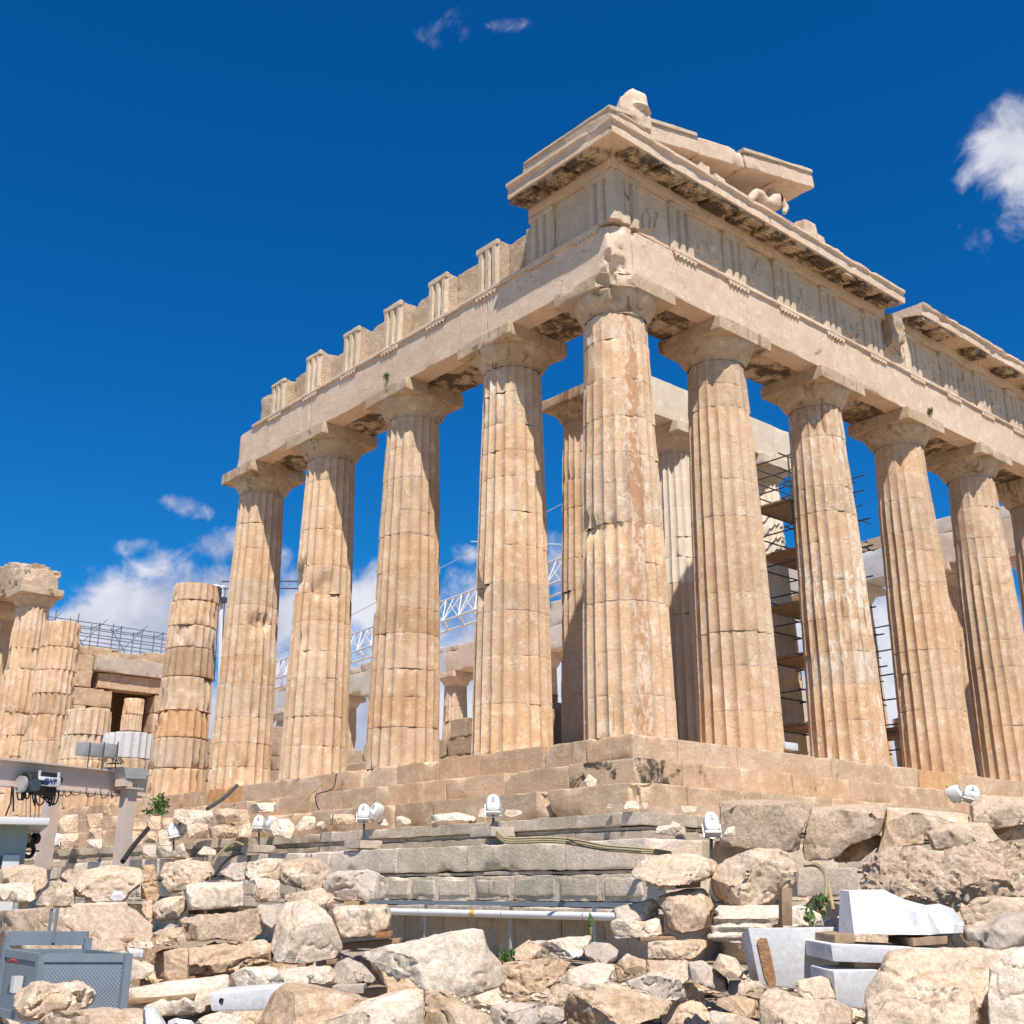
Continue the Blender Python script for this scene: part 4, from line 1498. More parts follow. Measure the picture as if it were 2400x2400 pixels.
rock(O, 'lumpy tan boulder sitting in front of the grey mesh bin', 1, [(95, 1722), (130, 1662), (300, 1626), (400, 1652), (560, 1650), (672, 1702), (660, 1792), (560, 1832), (300, 1892), (150, 1892), (100, 1832)], 9.0, .8, 'tan', tf=.25, group=GL, rough=1.5)
rock(SL, 'broad tan slab along the bottom left picture edge', 1, [(235, 1940), (330, 1850), (700, 1822), (1000, 1820), (1012, 1940), (1010, 2060), (240, 2060)], 8.4, 1.0, 'tan', tf=.35, group=GL)
rock(B, 'sharp white marble wedge at the bottom left', 1, [(1000, 1822), (1082, 1815), (1160, 1940), (1170, 2030), (1010, 2030)], 8.1, .5, 'white', tf=.1, rough=.3, group=GL)
rock(O, 'white and tan veined stone behind the pierced white slab', 1, [(1580, 1602), (1700, 1532), (1850, 1530), (1932, 1545), (1985, 1640), (1932, 1690), (1600, 1700)], 11.2, .6, 'pale', tf=.3, group=GL)
rock(SL, 'long pale ledge stone at the foot of the left heap', 1, [(885, 1690), (1130, 1642), (1590, 1592), (1600, 1700), (1450, 1722), (1440, 1835), (1150, 1862), (885, 1880)], 11.3, 1.0, 'pale', tf=.5, rough=.5, group=GL)
rock(O, 'small white stone low at the bottom left', 1, [(1160, 1902), (1220, 1880), (1340, 1900), (1370, 1940), (1360, 2000), (1160, 2000)], 8.9, .35, 'white', tf=.3, group=GL)
rock(O, 'pale rounded stone below the pierced white slab', 1, [(1350, 1925), (1440, 1862), (1580, 1835), (1680, 1850), (1692, 1940), (1690, 2010), (1350, 2010)], 9.3, .6, 'pale', tf=.35, group=GL)
# --- centre left
rock(O, 'tan block leaning over the grey stone at the top of the heap', 2, [(-85, 880), (-60, 802), (60, 782), (205, 774), (182, 900), (150, 932), (-50, 922)], 15.0, 1.0, 'tan', group=GL, rough=1.3)
rock(B, 'large block with a hollow underside at the top of the heap', 2, [(180, 800), (330, 770), (440, 790), (560, 862), (545, 922), (470, 970), (440, 930), (340, 900), (250, 905), (180, 962), (150, 912)], 14.8, 1.2, 'tan', group=GL, rough=1.2)
rock(O, 'weathered grey white stone left of the leaning tan block', 2, [(-255, 882), (-170, 802), (-60, 800), (-62, 900), (-130, 922)], 15.3, .7, 'grey', group=GL)
rock(SL, 'thin pale slab lying flat under the hollow block', 2, [(-55, 930), (0, 910), (160, 928), (172, 966), (20, 970)], 14.2, .5, 'pale', group=GL)
rock(O, 'small tan rounded stone below the thin pale slab', 2, [(0, 1002), (50, 975), (150, 1000), (152, 1060), (62, 1087), (0, 1072)], 13.8, .5, 'tan', group=GL)
rock(B, 'half grey half pink block on top of the column fragment', 2, [(460, 952), (500, 892), (580, 862), (780, 850), (852, 882), (902, 922), (926, 980), (880, 1050), (600, 1078), (480, 1042)], 14.1, 1.0, 'grey', group=GL, rough=1.2)
rock('column_fragment', 'rounded tan column fragment lying under the grey pink block', 2, [(520, 1132), (560, 1102), (920, 1088), (952, 1160), (930, 1262), (830, 1322), (580, 1342)], 13.6, .9, 'tan', tf=.12, sf=.96, rough=.6, group=GL, smooth=3)
rock(O, 'pale boulder with a clean broken face leaning mid heap', 2, [(200, 1072), (350, 1065), (480, 1142), (532, 1202), (607, 1400), (560, 1472), (330, 1512), (110, 1510), (95, 1402), (132, 1252)], 12.9, 1.0, 'pale', tf=.14, sf=.80, rough=.7, group=GL)
rock(O, 'dark grey rough stone left of the leaning pale boulder', 2, [(15, 1112), (190, 1092), (192, 1150), (130, 1242), (48, 1247)], 13.3, .8, 'grey', group=GL)
rock(SL, 'tan slab standing behind the leaning pale boulder', 2, [(190, 1022), (460, 990), (545, 1070), (545, 1200), (480, 1220), (350, 1100), (200, 1070)], 13.8, .5, 'tan', tf=.06, group=GL)
rock(O, 'shaded brown stone left of the leaning pale boulder', 2, [(-10, 1350), (60, 1345), (105, 1380), (110, 1500), (40, 1520), (-10, 1500)], 13.0, .6, 'brown', group=GL)
rock(SL, 'great tilted pale slab with an overhanging left edge', 2, [[(708, 1442), (850, 1392), (1180, 1322), (1500, 1270), (1577, 1268), (1615, 1395), (1700, 1508), (1727, 1640), (1600, 1692), (1420, 1752), (1385, 1690), (1150, 1665), (1040, 1580), (860, 1500)]], 10.9, .75, 'pale', tf=.30, sf=.93, rough=.9, group=GL, ff=.55)
rock(B, 'brown block standing in for the shaded underside of the great tilted slab', 2, [(800, 1500), (1100, 1560), (1180, 1640), (1180, 1740), (900, 1745), (880, 1640)], 11.7, .8, 'brown', tf=.05, group=GL)  # separate brown block added for the tilted slab's own shaded underside
rock(O, 'broad pale boulder at the bottom centre left', 2, [(330, 1940), (560, 1850), (800, 1758), (1080, 1702), (1165, 1700), (1150, 1940), (1150, 2080), (330, 2080)], 8.7, 1.0, 'pale', tf=.40, group=GL, rough=.9)
rock(O, 'tan boulder with a dark cleft beside the broad pale boulder', 2, [(1168, 1702), (1300, 1690), (1400, 1742), (1640, 1852), (1675, 1940), (1680, 2080), (1160, 2080)], 8.75, 1.0, 'tan', tf=.40, group=GL, rough=.9)
rock(O, 'striated tan boulder with bedding lines at bottom left', 2, [(25, 1940), (130, 1722), (200, 1652), (400, 1662), (700, 1722), (830, 1772), (680, 1842), (400, 1940), (330, 2060), (25, 2060)], 9.4, 1.1, 'brown', tf=.28, sf=.9, group=GL, rough=1.2)
rock(B, 'grey tan block below the leaning pale boulder', 2, [(530, 1562), (560, 1502), (640, 1465), (740, 1502), (862, 1622), (740, 1640), (650, 1662), (530, 1642)], 11.9, .7, 'grey', group=GL)
rock(SL, 'small pale slab left of the grey tan block', 2, [(322, 1602), (400, 1572), (520, 1545), (542, 1630), (430, 1642), (360, 1645)], 11.6, .5, 'pale', tf=.4, group=GL)
rock(SL, 'pale flat ledge behind the striated boulder', 2, [(130, 1560), (520, 1520), (560, 1580), (540, 1680), (250, 1700), (140, 1650)], 11.9, .8, 'pale', tf=.5, group=GL, rough=.5)
# --- centre
rock(SL, 'long log shaped striated stone right of the tilted slab', 3, [(-85, 1512), (0, 1482), (300, 1460), (432, 1490), (422, 1562), (300, 1642), (0, 1712), (-95, 1702)], 11.9, .8, 'brown', tf=.3, rough=1.2, group=GR)
rock(O, 'brown fronted stone behind the striated log stone', 3, [(-10, 1462), (20, 1410), (120, 1340), (215, 1392), (205, 1470)], 13.0, .7, 'brown', group=GR)
rock(O, 'pale jagged stone between rail post and grey faceted stone', 3, [(115, 1345), (260, 1352), (400, 1322), (560, 1318), (545, 1400), (400, 1470), (205, 1470)], 13.2, .8, 'pale', tf=.35, group=GR)
rock(B, 'grey faceted stone perched at the centre of the rubble', 3, [(503, 1402), (560, 1360), (680, 1364), (747, 1420), (722, 1492), (600, 1517), (510, 1452)], 12.6, .6, 'grey', tf=.3, sf=.75, rough=.7, group=GR)
rock(SL, 'pale flat slab below the grey faceted stone', 3, [(300, 1632), (450, 1532), (600, 1490), (720, 1510), (732, 1612), (560, 1652)], 11.6, .7, 'pale', tf=.55, group=GR, rough=.8)
rock(O, 'triangular stone with a brown pitted front', 3, [(718, 1522), (800, 1432), (932, 1480), (947, 1562), (870, 1592), (740, 1642)], 11.8, .7, 'brown', tf=.4, group=GR)
rock(SL, 'pale tan slab behind the triangular stone', 3, [(935, 1480), (1230, 1490), (1230, 1620), (1100, 1640), (940, 1590)], 12.3, .7, 'tan', tf=.4, group=GR)
rock(O, 'jagged grey white broken slab in the rubble centre', 3, [(800, 1642), (930, 1572), (1000, 1560), (1110, 1550), (1182, 1602), (1222, 1682), (1242, 1782), (1100, 1772), (960, 1720)], 10.8, .7, 'grey', tf=.45, group=GR)
rock(O, 'small stone left of the big brown boulder', 3, [(250, 1742), (290, 1662), (402, 1650), (402, 1712), (352, 1802), (260, 1802)], 10.6, .45, 'tan', group=GR)
rock(O, 'big brown boulder with a hollow face at bottom centre', 3, [(355, 1852), (362, 1762), (432, 1690), (560, 1690), (800, 1700), (1110, 1790), (1062, 1852), (900, 1882), (800, 1940), (760, 2040), (400, 2040)], 9.7, .9, 'brown', tf=.2, sf=.82, group=GR)
rock(SL, 'pink tan flat slab lying on the big brown boulder', 3, [(565, 1652), (700, 1640), (1002, 1740), (982, 1802), (800, 1760), (580, 1702)], 10.3, .5, 'tan', tf=.25, rough=.5, group=GR)
rock(O, 'small round stone at bottom centre left of the brown boulder', 3, [(180, 1832), (250, 1802), (362, 1832), (362, 1902), (290, 1935), (200, 1922)], 9.5, .45, 'grey', group=GR)
rock(O, 'speckled white rock at the bottom edge near the centre', 3, [(-150, 1810), (0, 1780), (172, 1790), (200, 1940), (200, 2040), (-120, 2040)], 9.2, .7, 'grey', tf=.4, group=GR, rough=1.5)
rock(B, 'grey rough block on the short stack right of the rail', 3, [(710, 1122), (980, 1068), (1022, 1102), (1024, 1172), (920, 1222), (720, 1202)], 13.9, .8, 'grey', group=GR, rough=1.4)
rock(B, 'pale block at the base of the short stack', 3, [(690, 1232), (730, 1205), (920, 1217), (1062, 1175), (1072, 1302), (900, 1322), (720, 1332)], 13.6, .8, 'pale', tf=.1, group=GR)
rock(B, 'faceted tan block under the disc shaped boulder', 3, [(1000, 1052), (1080, 1010), (1210, 985), (1335, 985), (1417, 1072), (1422, 1122), (1392, 1262), (1300, 1292), (1160, 1302), (1072, 1262), (1072, 1182), (1022, 1102)], 13.7, .9, 'tan', tf=.2, sf=.72, rough=.6, group=GR, skew=.25)
rock(O, 'disc shaped boulder balanced on small supports', 3, [(812, 872), (900, 792), (1050, 757), (1250, 755), (1400, 790), (1432, 830), (1390, 892), (1282, 937), (1100, 942), (930, 922), (830, 892)], 13.7, 1.2, 'tan', tf=.3, sf=.82, rough=1.0, group=GR)
rock(O, 'great rounded boulder propped by a timber post', 3, [(1380, 925), (1430, 832), (1560, 747), (1700, 710), (1850, 715), (1950, 762), (1992, 862), (1980, 962), (1882, 1012), (1832, 1082), (1660, 1107), (1480, 1097), (1400, 1042)], 13.6, 1.3, 'tan', tf=.15, sf=.70, rough=1.5, group=GR)
rock('column_fragment', 'fluted white column fragment lying under the great rounded boulder', 3, [(1420, 1092), (1700, 1100), (1870, 1122), (1890, 1180), (1720, 1250), (1640, 1262), (1600, 1372), (1345, 1345), (1400, 1200)], 13.1, .8, 'pale', tf=.25, sf=.95, rough=.3, group=GR, ridges=.014)
rock(O, 'white broken stone behind the timber post', 4, [(100, 1250), (150, 1145), (300, 1110), (390, 1105), (520, 1170), (550, 1252)], 13.0, .5, 'pale', group=GR)
rock(B, 'tan ledge block under the short stack', 3, [(940, 1362), (1100, 1346), (1385, 1345), (1300, 1452), (1230, 1490), (935, 1482)], 12.9, .8, 'tan', tf=.25, group=GR)
rock(B, 'grey block with a split face right of centre', 3, [(1228, 1502), (1332, 1490), (1500, 1612), (1508, 1702), (1400, 1690), (1230, 1602)], 11.5, .7, 'grey', tf=.3, sf=.8, rough=.5, group=GR)
rock(B, 'tan hexagonal stone beside the big white marble panel', 3, [(1388, 1522), (1440, 1432), (1560, 1470), (1622, 1562), (1602, 1617), (1480, 1602)], 11.3, .6, 'tan', tf=.3, sf=.8, rough=.5, group=GR)
rock(O, 'small dark grey stone under the hexagonal stone', 3, [(1505, 1622), (1622, 1622), (1602, 1722), (1500, 1722)], 11.3, .5, 'grey', tf=.1, group=GR)
rock(SL, 'layered flat slab in the grass at bottom right of centre', 3, [(1415, 1782), (1440, 1752), (1560, 1722), (1722, 1760), (1740, 1900), (1560, 1852), (1420, 1802)], 9.8, .6, 'brown', tf=.35, group=GR)
rock(O, 'low pale stone partly buried in dry grass', 3, [(1380, 1840), (1560, 1862), (1740, 1920), (1740, 1990), (1400, 1940)], 9.3, .5, 'pale', tf=.4, group=GR)
rock(O, 'pale stone behind the grey split block', 3, [(1610, 1640), (1720, 1642), (1780, 1700), (1760, 1760), (1620, 1720)], 10.6, .5, 'tan', group=GR)
# --- right heap
rock(B, 'tall pitted block with clean edges left of the cracked blocks', 4, [(-195, 372), (0, 360), (400, 370), (452, 452), (392, 582), (372, 722), (300, 742), (0, 712), (-190, 692)], 19.3, 1.3, 'pit', tf=.08, sf=.97, rough=.68, group=GR)
rock(B, 'pitted block with a broken lower edge right of the tall block', 4, [(440, 412), (700, 402), (962, 400), (968, 480), (930, 600), (700, 690), (640, 760), (560, 790), (400, 798), (382, 722), (400, 580)], 19.5, 1.3, 'pit', tf=.06, sf=.97, rough=.68, group=GR)
rock(B, 'cracked tan block with smooth face below the paired floodlights', 4, [(962, 410), (1200, 422), (1550, 470), (1552, 522), (1250, 602), (1240, 682), (1100, 692), (880, 752), (935, 602)], 19.9, 1.2, 'tan', tf=.08, sf=.97, rough=.68, group=GR)
rock(O, 'shaded brown stone in the crack between the pitted blocks', 4, [(600, 770), (690, 690), (930, 610), (950, 660), (870, 740), (800, 800), (610, 802)], 19.9, .8, 'brown', tf=.05, group=GR)
rock(SL, 'moulded flat block with a small hollow at the right', 4, [(1250, 602), (1392, 542), (1680, 530), (1775, 652), (1620, 682), (1300, 712)], 18.6, 1.0, 'tan', tf=.14, rough=.6, group=GR)
rock(O, 'rugged boulder at the right edge near the paired floodlights', 4, [(1560, 402), (1640, 342), (1940, 352), (1990, 360), (1990, 520), (1932, 540), (1720, 562), (1572, 532)], 19.5, 1.3, 'tan', rough=1.4, group=GR)
rock(B, 'brown block at the right edge under the rugged boulder', 4, [(1700, 565), (1830, 510), (1990, 530), (1990, 640), (1782, 652)], 19.9, 1.0, 'brown', group=GR)
rock(B, 'huge deeply pitted block across the right side', 4, [[(772, 982), (780, 842), (872, 762), (1100, 700), (1222, 700), (1342, 752), (1402, 708), (1640, 670), (1990, 645), (1990, 1060), (1480, 1132), (1250, 1115), (1000, 1045)]], 14.0, 1.4, 'pit', tf=.10, sf=.95, rough=2.6, group=GR)
rock(SL, 'smooth tan slab right of the faceted white marble', 4, [(1478, 1132), (1600, 1052), (1990, 1040), (1990, 1182), (1682, 1242), (1520, 1262)], 12.6, .9, 'tan', tf=.35, group=GR)
rock(B, 'grey tan block at the right edge below the smooth slab', 4, [(1510, 1262), (1690, 1252), (1772, 1180), (1990, 1130), (1990, 1360), (1702, 1432), (1640, 1422), (1636, 1342), (1522, 1342)], 11.3, .9, 'grey', tf=.12, rough=.6, group=GR)
rock(B, 'massive broken block filling the bottom right corner', 4, [[(1000, 1442), (1400, 1452), (1780, 1440), (1905, 1382), (2000, 1372), (2000, 2080), (830, 2080), (820, 1932), (806, 1722), (930, 1562)]], 9.1, 1.5, 'tan', tf=.12, sf=.97, rough=1.5, group=GR)
rock(B, 'brown broken face set before the massive corner block', 4, [[(810, 1740), (1030, 1662), (1300, 1668), (1572, 1662), (1620, 1800), (1580, 2080), (820, 2080)]], 8.5, .5, 'tan', tf=.06, sf=.92, rough=1.4, group=GR)
rock(B, 'pale squared ledge on the right of the massive corner block', 4, [(1700, 1520), (1790, 1470), (1900, 1400), (2000, 1390), (2000, 2080), (1690, 2080)], 8.45, .6, 'pale', tf=.05, sf=.94, rough=.8, group=GR)
rock(O, 'pale boulder with a dark grey upright scar at the bottom right', 4, [(85, 1752), (140, 1692), (210, 1682), (330, 1742), (600, 1760), (742, 1832), (720, 1940), (720, 2060), (90, 2060)], 8.9, .9, 'tan', tf=.22, group=GR)
rock(B, 'tan block low beside the white block under the timbers', 4, [(310, 1652), (400, 1622), (520, 1610), (602, 1650), (612, 1772), (530, 1752), (400, 1732)], 10.4, .6, 'tan', tf=.15, group=GR)
rock(O, 'brown stone at the foot of the big white marble panel', 4, [(-60, 1650), (60, 1632), (172, 1702), (90, 1752), (-60, 1720)], 10.3, .5, 'brown', group=GR)
# --- terrace below the steps
def trock(name, label, poly, yp, thick, mat='tan', **k):
    cx = sum(p[0] for p in poly) / len(poly); cy = sum(p[1] for p in poly) / len(poly)
    rock(name, label, 0, poly, dep_plane(cx, cy, 1, yp), thick, mat, group=GT, **k)
def z1(l): return [zp(1, *p) for p in l]
def z2(l): return [zp(2, *p) for p in l]
def z3(l): return [zp(3, *p) for p in l]
trock(B, 'long pale block on the terrace left of the first floodlight pair', z1([(1210, 445), (1480, 440), (1502, 530), (1300, 545), (1215, 500)]), -3.6, .8, 'pale', tf=.15, sf=.95)
trock(B, 'long tan block on the terrace behind the first floodlight pair', z1([(1490, 435), (1735, 430), (1742, 530), (1520, 540)]), -3.6, .8, 'tan', tf=.15, sf=.95)
trock(B, 'thin long block against the lowest step', [zp(1, 1745, 395), zp(1, 1932, 388), zp(2, 130, 395), zp(2, 130, 450), zp(1, 1745, 462)], -3.1, .6, 'pale', tf=.12)
trock(O, 'pale boulder behind the second floodlight pair', z2([(95, 560), (120, 505), (230, 500), (275, 560), (250, 640), (110, 610)]), -3.7, .8, 'pale')
for k, (pl, yp, mt, lb) in enumerate((
    ([(862, 505), (940, 495), (1020, 510), (1022, 572), (862, 575)], -3.8, 'brown', 'brown block at the left end of the upper terrace row'),
    ([(1020, 482), (1120, 480), (1122, 575), (1030, 570)], -3.8, 'tan', 'tan block under the green terrace bush'),
    ([(1125, 500), (1205, 490), (1210, 560), (1130, 575)], -3.9, 'brown', 'brown block right of the green terrace bush'),
    ([(848, 602), (900, 580), (1000, 595), (1002, 672), (850, 675)], -4.0, 'tan', 'pale topped stone by the sloping black pipe'),
    ([(1000, 600), (1060, 590), (1102, 610), (1102, 672), (1005, 672)], -4.0, 'tan', 'squat stone right of the sloping black pipe'),
    ([(1100, 590), (1160, 565), (1200, 620), (1195, 682), (1105, 685)], -4.0, 'pale', 'pale upright stone left of a floodlight'),
    ([(1302, 545), (1400, 532), (1455, 540), (1440, 632), (1310, 637)], -3.9, 'tan', 'squared stone right of a floodlight on the terrace'),
    ([(1450, 560), (1560, 545), (1660, 560), (1650, 632), (1460, 635)], -3.9, 'brown', 'long stone between two terrace floodlights'),
    ([(1655, 550), (1745, 530), (1750, 620), (1660, 628)], -3.9, 'tan', 'short stone left of the second floodlight pair'),
    ([(1370, 745), (1420, 690), (1500, 720), (1500, 755)], -4.5, 'pale', 'pale triangular stone on the grey course'),
    ([(990, 690), (1090, 685), (1095, 770), (995, 775)], -4.3, 'grey', 'grey squared stone low on the terrace'),
    ([(1100, 695), (1200, 690), (1205, 765), (1105, 770)], -4.3, 'grey', 'grey worn stone beside the low squared stone'),
    ([(1225, 690), (1280, 665), (1300, 760), (1230, 770)], -4.3, 'pale', 'small pale stone under a floodlight stem'),
    ([(285, 470), (330, 465), (300, 610), (235, 612)], -3.6, 'tan', 'sloping tan block behind the hoist cables'),
    ([(330, 480), (405, 470), (405, 605), (310, 610)], -3.6, 'brown', 'brown block behind the gantry, left of a squared one'),
    ([(410, 475), (545, 470), (545, 592), (408, 605)], -3.6, 'tan', 'squared block behind the gantry posts'),
    ([(235, 620), (400, 612), (402, 720), (240, 725)], -3.9, 'brown', 'low brown block behind the lone floodlight'),
    ([(410, 612), (545, 600), (545, 700), (412, 715)], -3.9, 'tan', 'low tan block left of the rear gantry post'),
    ([(600, 470), (715, 465), (720, 560), (605, 560)], -3.7, 'brown', 'brown block between the gantry posts'),
    ([(610, 565), (715, 565), (715, 640), (605, 640)], -3.9, 'tan', 'tan block low between the gantry posts'),
    ([(600, 645), (715, 645), (715, 705), (600, 705)], -4.1, 'pale', 'pale block at the foot between the gantry posts'),
    ([(710, 430), (760, 410), (790, 470), (720, 475)], -3.2, 'brown', 'dark rounded stone by the front gantry post'),
    ([(90, 745), (420, 735), (430, 790), (100, 800)], -4.6, 'grey', 'grey course stone beside the hanging hook block'))):
    trock(O if k % 3 == 2 else B, lb, z1(pl), yp, .6, mt, tf=.14)
trock(O, 'pale pointed stone lying on the middle step near the corner', z3([(478, 270), (535, 192), (592, 232), (582, 272)]), -2.2, .4, 'pale')
for k, (pl, lb) in enumerate((
    ([(660, 430), (665, 400), (705, 398), (712, 432)], 'left small white stone on the grey ledge under the corner'),
    ([(770, 432), (800, 380), (860, 376), (895, 430)], 'largest small white stone on the grey ledge under the corner'),
    ([(890, 432), (900, 392), (950, 390), (945, 435)], 'cubic small white stone on the grey ledge under the corner'),
    ([(1160, 445), (1180, 410), (1290, 415), (1285, 455)], 'flat white stone on the grey ledge left of the lone floodlight'),
    ([(990, 600), (1010, 555), (1100, 550), (1120, 520), (1220, 560), (1215, 612), (1020, 615)], 'jagged white rock left of the lone floodlight'),
    ([(1470, 625), (1500, 565), (1555, 550), (1555, 625)], 'white rock right of the lone floodlight'))):
    rock('loose_stone', lb, 0, z3(pl), dep_plane(*zp(3, 900, 420), 1, -2.75) - .25 if k < 4 else 18.2, .35, 'pale', group=GT, tf=.2)
for k, (pl, lb) in enumerate((
    ([(980, 545), (975, 490), (1010, 480), (1080, 510), (1080, 530)], 'white wedge stone on the grey ledge between two floodlights'),
    ([(1180, 525), (1200, 480), (1400, 455), (1530, 475), (1545, 500), (1300, 520)], 'long pale strip of rubble left of the single floodlight'),
    ([(1545, 490), (1560, 435), (1610, 420), (1610, 492)], 'pale stone touching the single floodlight'),
    ([(1720, 470), (1745, 432), (1850, 440), (1870, 480), (1760, 488)], 'flat pale stone right of the single floodlight'),
    ([(840, 540), (900, 500), (925, 545)], 'pale stone chip right of the second floodlight pair'),
    ([(410, 575), (430, 520), (470, 515), (490, 560), (450, 580)], 'rounded pale stone left of the second floodlight pair'),
    ([(270, 560), (330, 480), (420, 480), (420, 560), (300, 590)], 'tan block against the lowest step at left'),
    ([(520, 545), (520, 470), (600, 465), (690, 470), (690, 530), (560, 548)], 'pale block leaning on the lowest step'))):
    trock('loose_stone' if k < 6 else B, lb, z2(pl), -2.85, .35, 'pale' if k < 7 else 'tan', tf=.2)
# --- small rubble scattered on the ground, and fill between the big blocks
rr = random.Random(77)
for k in range(190):
    px = rr.uniform(-60, 2460)
    d = rr.uniform(9.3, 16.0)
    if px < 1150 and d > 12.5 and rr.random() < .3:
        d = rr.uniform(9.5, 12)
    p = at(px, 2084, d)
    z = float(ground_z(p[0], p[1]))
    s = rr.choice([.07, .09, .12, .16, .22]) * rr.uniform(.8, 1.3)
    bm = blob((p[0], p[1], z + s * .25), (s * rr.uniform(.9, 1.6), s * rr.uniform(.9, 1.4), s * rr.uniform(.5, .9)), 3000 + k)
    submit(bm, 'rubble_stone', 'small broken rubble stone lying loose among the big blocks', rr.choice(['tan', 'pale', 'pale', 'brown', 'grey', 'white' if k % 9 == 0 else 'tan']), 1.0, 'stone', 'small rubble on the ground', 3000 + k)
for k, (px, d, s) in enumerate(((60, 14.2, .75), (330, 14.6, .8), (520, 14.2, .7), (760, 14.6, .75), (430, 13.6, .6), (980, 13.2, .5), (150, 12.9, .7), (640, 12.4, .55), (870, 14.4, .6), (2250, 12.6, .8), (2380, 13.5, .9), (1560, 13.6, .5), (1620, 12.2, .45), (1980, 14.2, .6), (2150, 15.5, .9), (2300, 16, .9), (1800, 17.2, .8), (2000, 17.5, .9), (1750, 19.9, .85), (1950, 20.1, .9), (2150, 20.4, .9), (2330, 20.4, 1.0))):
    p = at(px, 2084, d)
    z = float(ground_z(p[0], p[1]))
    bm = blob((p[0], p[1], z + s * .45), (s * 1.2, s * .8, s * .75), 5000 + k, 7)
    submit(bm, 'boulder', 'half hidden tan boulder under and behind the stacked blocks', 'tan', 1.2, 'stone', 'hidden boulders under the stacks', 5000 + k)
finish_rocks()

# gravel between the stones
rr = random.Random(99)
gv = MB()
OCT = np.array([(1, 0, 0), (-1, 0, 0), (0, 1, 0), (0, -1, 0), (0, 0, 1), (0, 0, -1)], float)
OF = [(0, 2, 4), (2, 1, 4), (1, 3, 4), (3, 0, 4), (2, 0, 5), (1, 2, 5), (3, 1, 5), (0, 3, 5)]
for _ in range(5200):
    d = rr.uniform(8.2, 17.5)
    p = at(rr.uniform(-100, 2500), 2084, d)
    z = float(ground_z(p[0], p[1]))
    s_ = rr.uniform(.012, .05) * (1 if rr.random() < .85 else 1.7)
    v = OCT * np.array([s_ * rr.uniform(.7, 1.4), s_ * rr.uniform(.7, 1.4), s_ * rr.uniform(.4, .9)]) + np.array([[rr.uniform(-.3, .3) * s_ for _ in range(3)] for _ in range(6)])
    a_ = rr.uniform(0, 6.28)
    R_ = np.array([[math.cos(a_), -math.sin(a_), 0], [math.sin(a_), math.cos(a_), 0], [0, 0, 1]])
    gv.add(v @ R_.T + np.array([p[0], p[1], z + .06]), OF)
tag(gv.build('gravel', M['pale'], base=(0, 0, -4), smooth=0), 'pale gravel and chips scattered between the stones', 'gravel', kind='stuff')

# ------------------------------------------------------------------ cut marble, timbers
def hexa(front, back, zone=None):
    """eight corners: TL TR BR BL of the near face, then of the far face, each (x, y, distance)"""
    V = []
    for (x, y, d) in list(front) + list(back):
        px, py = zp(zone, x, y) if zone else (x, y)
        V.append(at(px, py, d))
    return np.array(V)


HX = [(0, 1, 2, 3), (4, 7, 6, 5), (0, 4, 5, 1), (1, 5, 6, 2), (2, 6, 7, 3), (3, 7, 4, 0)]


def bevel_mesh(o, w, seg=2):
    bm = bmesh.new()
    bm.from_mesh(o.data)
    bmesh.ops.bevel(bm, geom=list(bm.edges), offset=w, segments=seg, affect='EDGES', profile=.6)
    bmesh.ops.recalc_face_normals(bm, faces=bm.faces)
    bm.to_mesh(o.data)
    bm.free()
    o.data.polygons.foreach_set('use_smooth', [True] * len(o.data.polygons))
    o.data.set_sharp_from_angle(angle=math.radians(50))


def hexblock(name, label, zone, front, dz, mat, cat, group=None, parent=None, bev=.02, back=None):
    if back is None:
        back = []
        for (x, y, d) in front:                        # straight back along the level view direction
            px, py = zp(zone, x, y) if zone else (x, y)
            p = at(px, py, d) + HF * dz
            back.append(p)
        V = np.concatenate([np.array([at(*(zp(zone, x, y) if zone else (x, y)), d) for (x, y, d) in front]), np.array(back)])
    else:
        V = hexa(front, back, zone)
    m = MB()
    m.add(V, HX)
    o = m.build(name, M[mat], parent)
    if bev:
        bevel_mesh(o, bev)
    if parent is None:
        tag(o, label, cat, group)
    return o


GM = 'new white marble pieces'
pan = hexblock('marble_plate', 'big white marble panel with an orange brown rough patch', 4, [(8, 1262, 11.3), (655, 1255, 11.5), (655, 1725, 11.5), (90, 1660, 11.3)], .6, 'white', 'marble',
               back=[(-38, 1300, 11.95), (640, 1262, 12.1), (640, 1700, 12.1), (18, 1620, 11.95)], group=GM)
m = MB()
pl = [(72, 1352), (95, 1332), (140, 1335), (158, 1400), (180, 1500), (203, 1610), (203, 1668), (170, 1690), (125, 1610), (98, 1480)]
V = [at(*zp(4, x, y), 11.285 + .0003 * (x - 70)) for x, y in pl] + [at(*zp(4, x, y), 11.36 + .0003 * (x - 70)) for x, y in pl]
n = len(pl)
m.add(V, [tuple(range(n))[::-1], tuple(range(n, 2 * n))] + [(i, (i + 1) % n, n + (i + 1) % n, n + i) for i in range(n)])
m.build('rough_patch', M['patina'], pan)
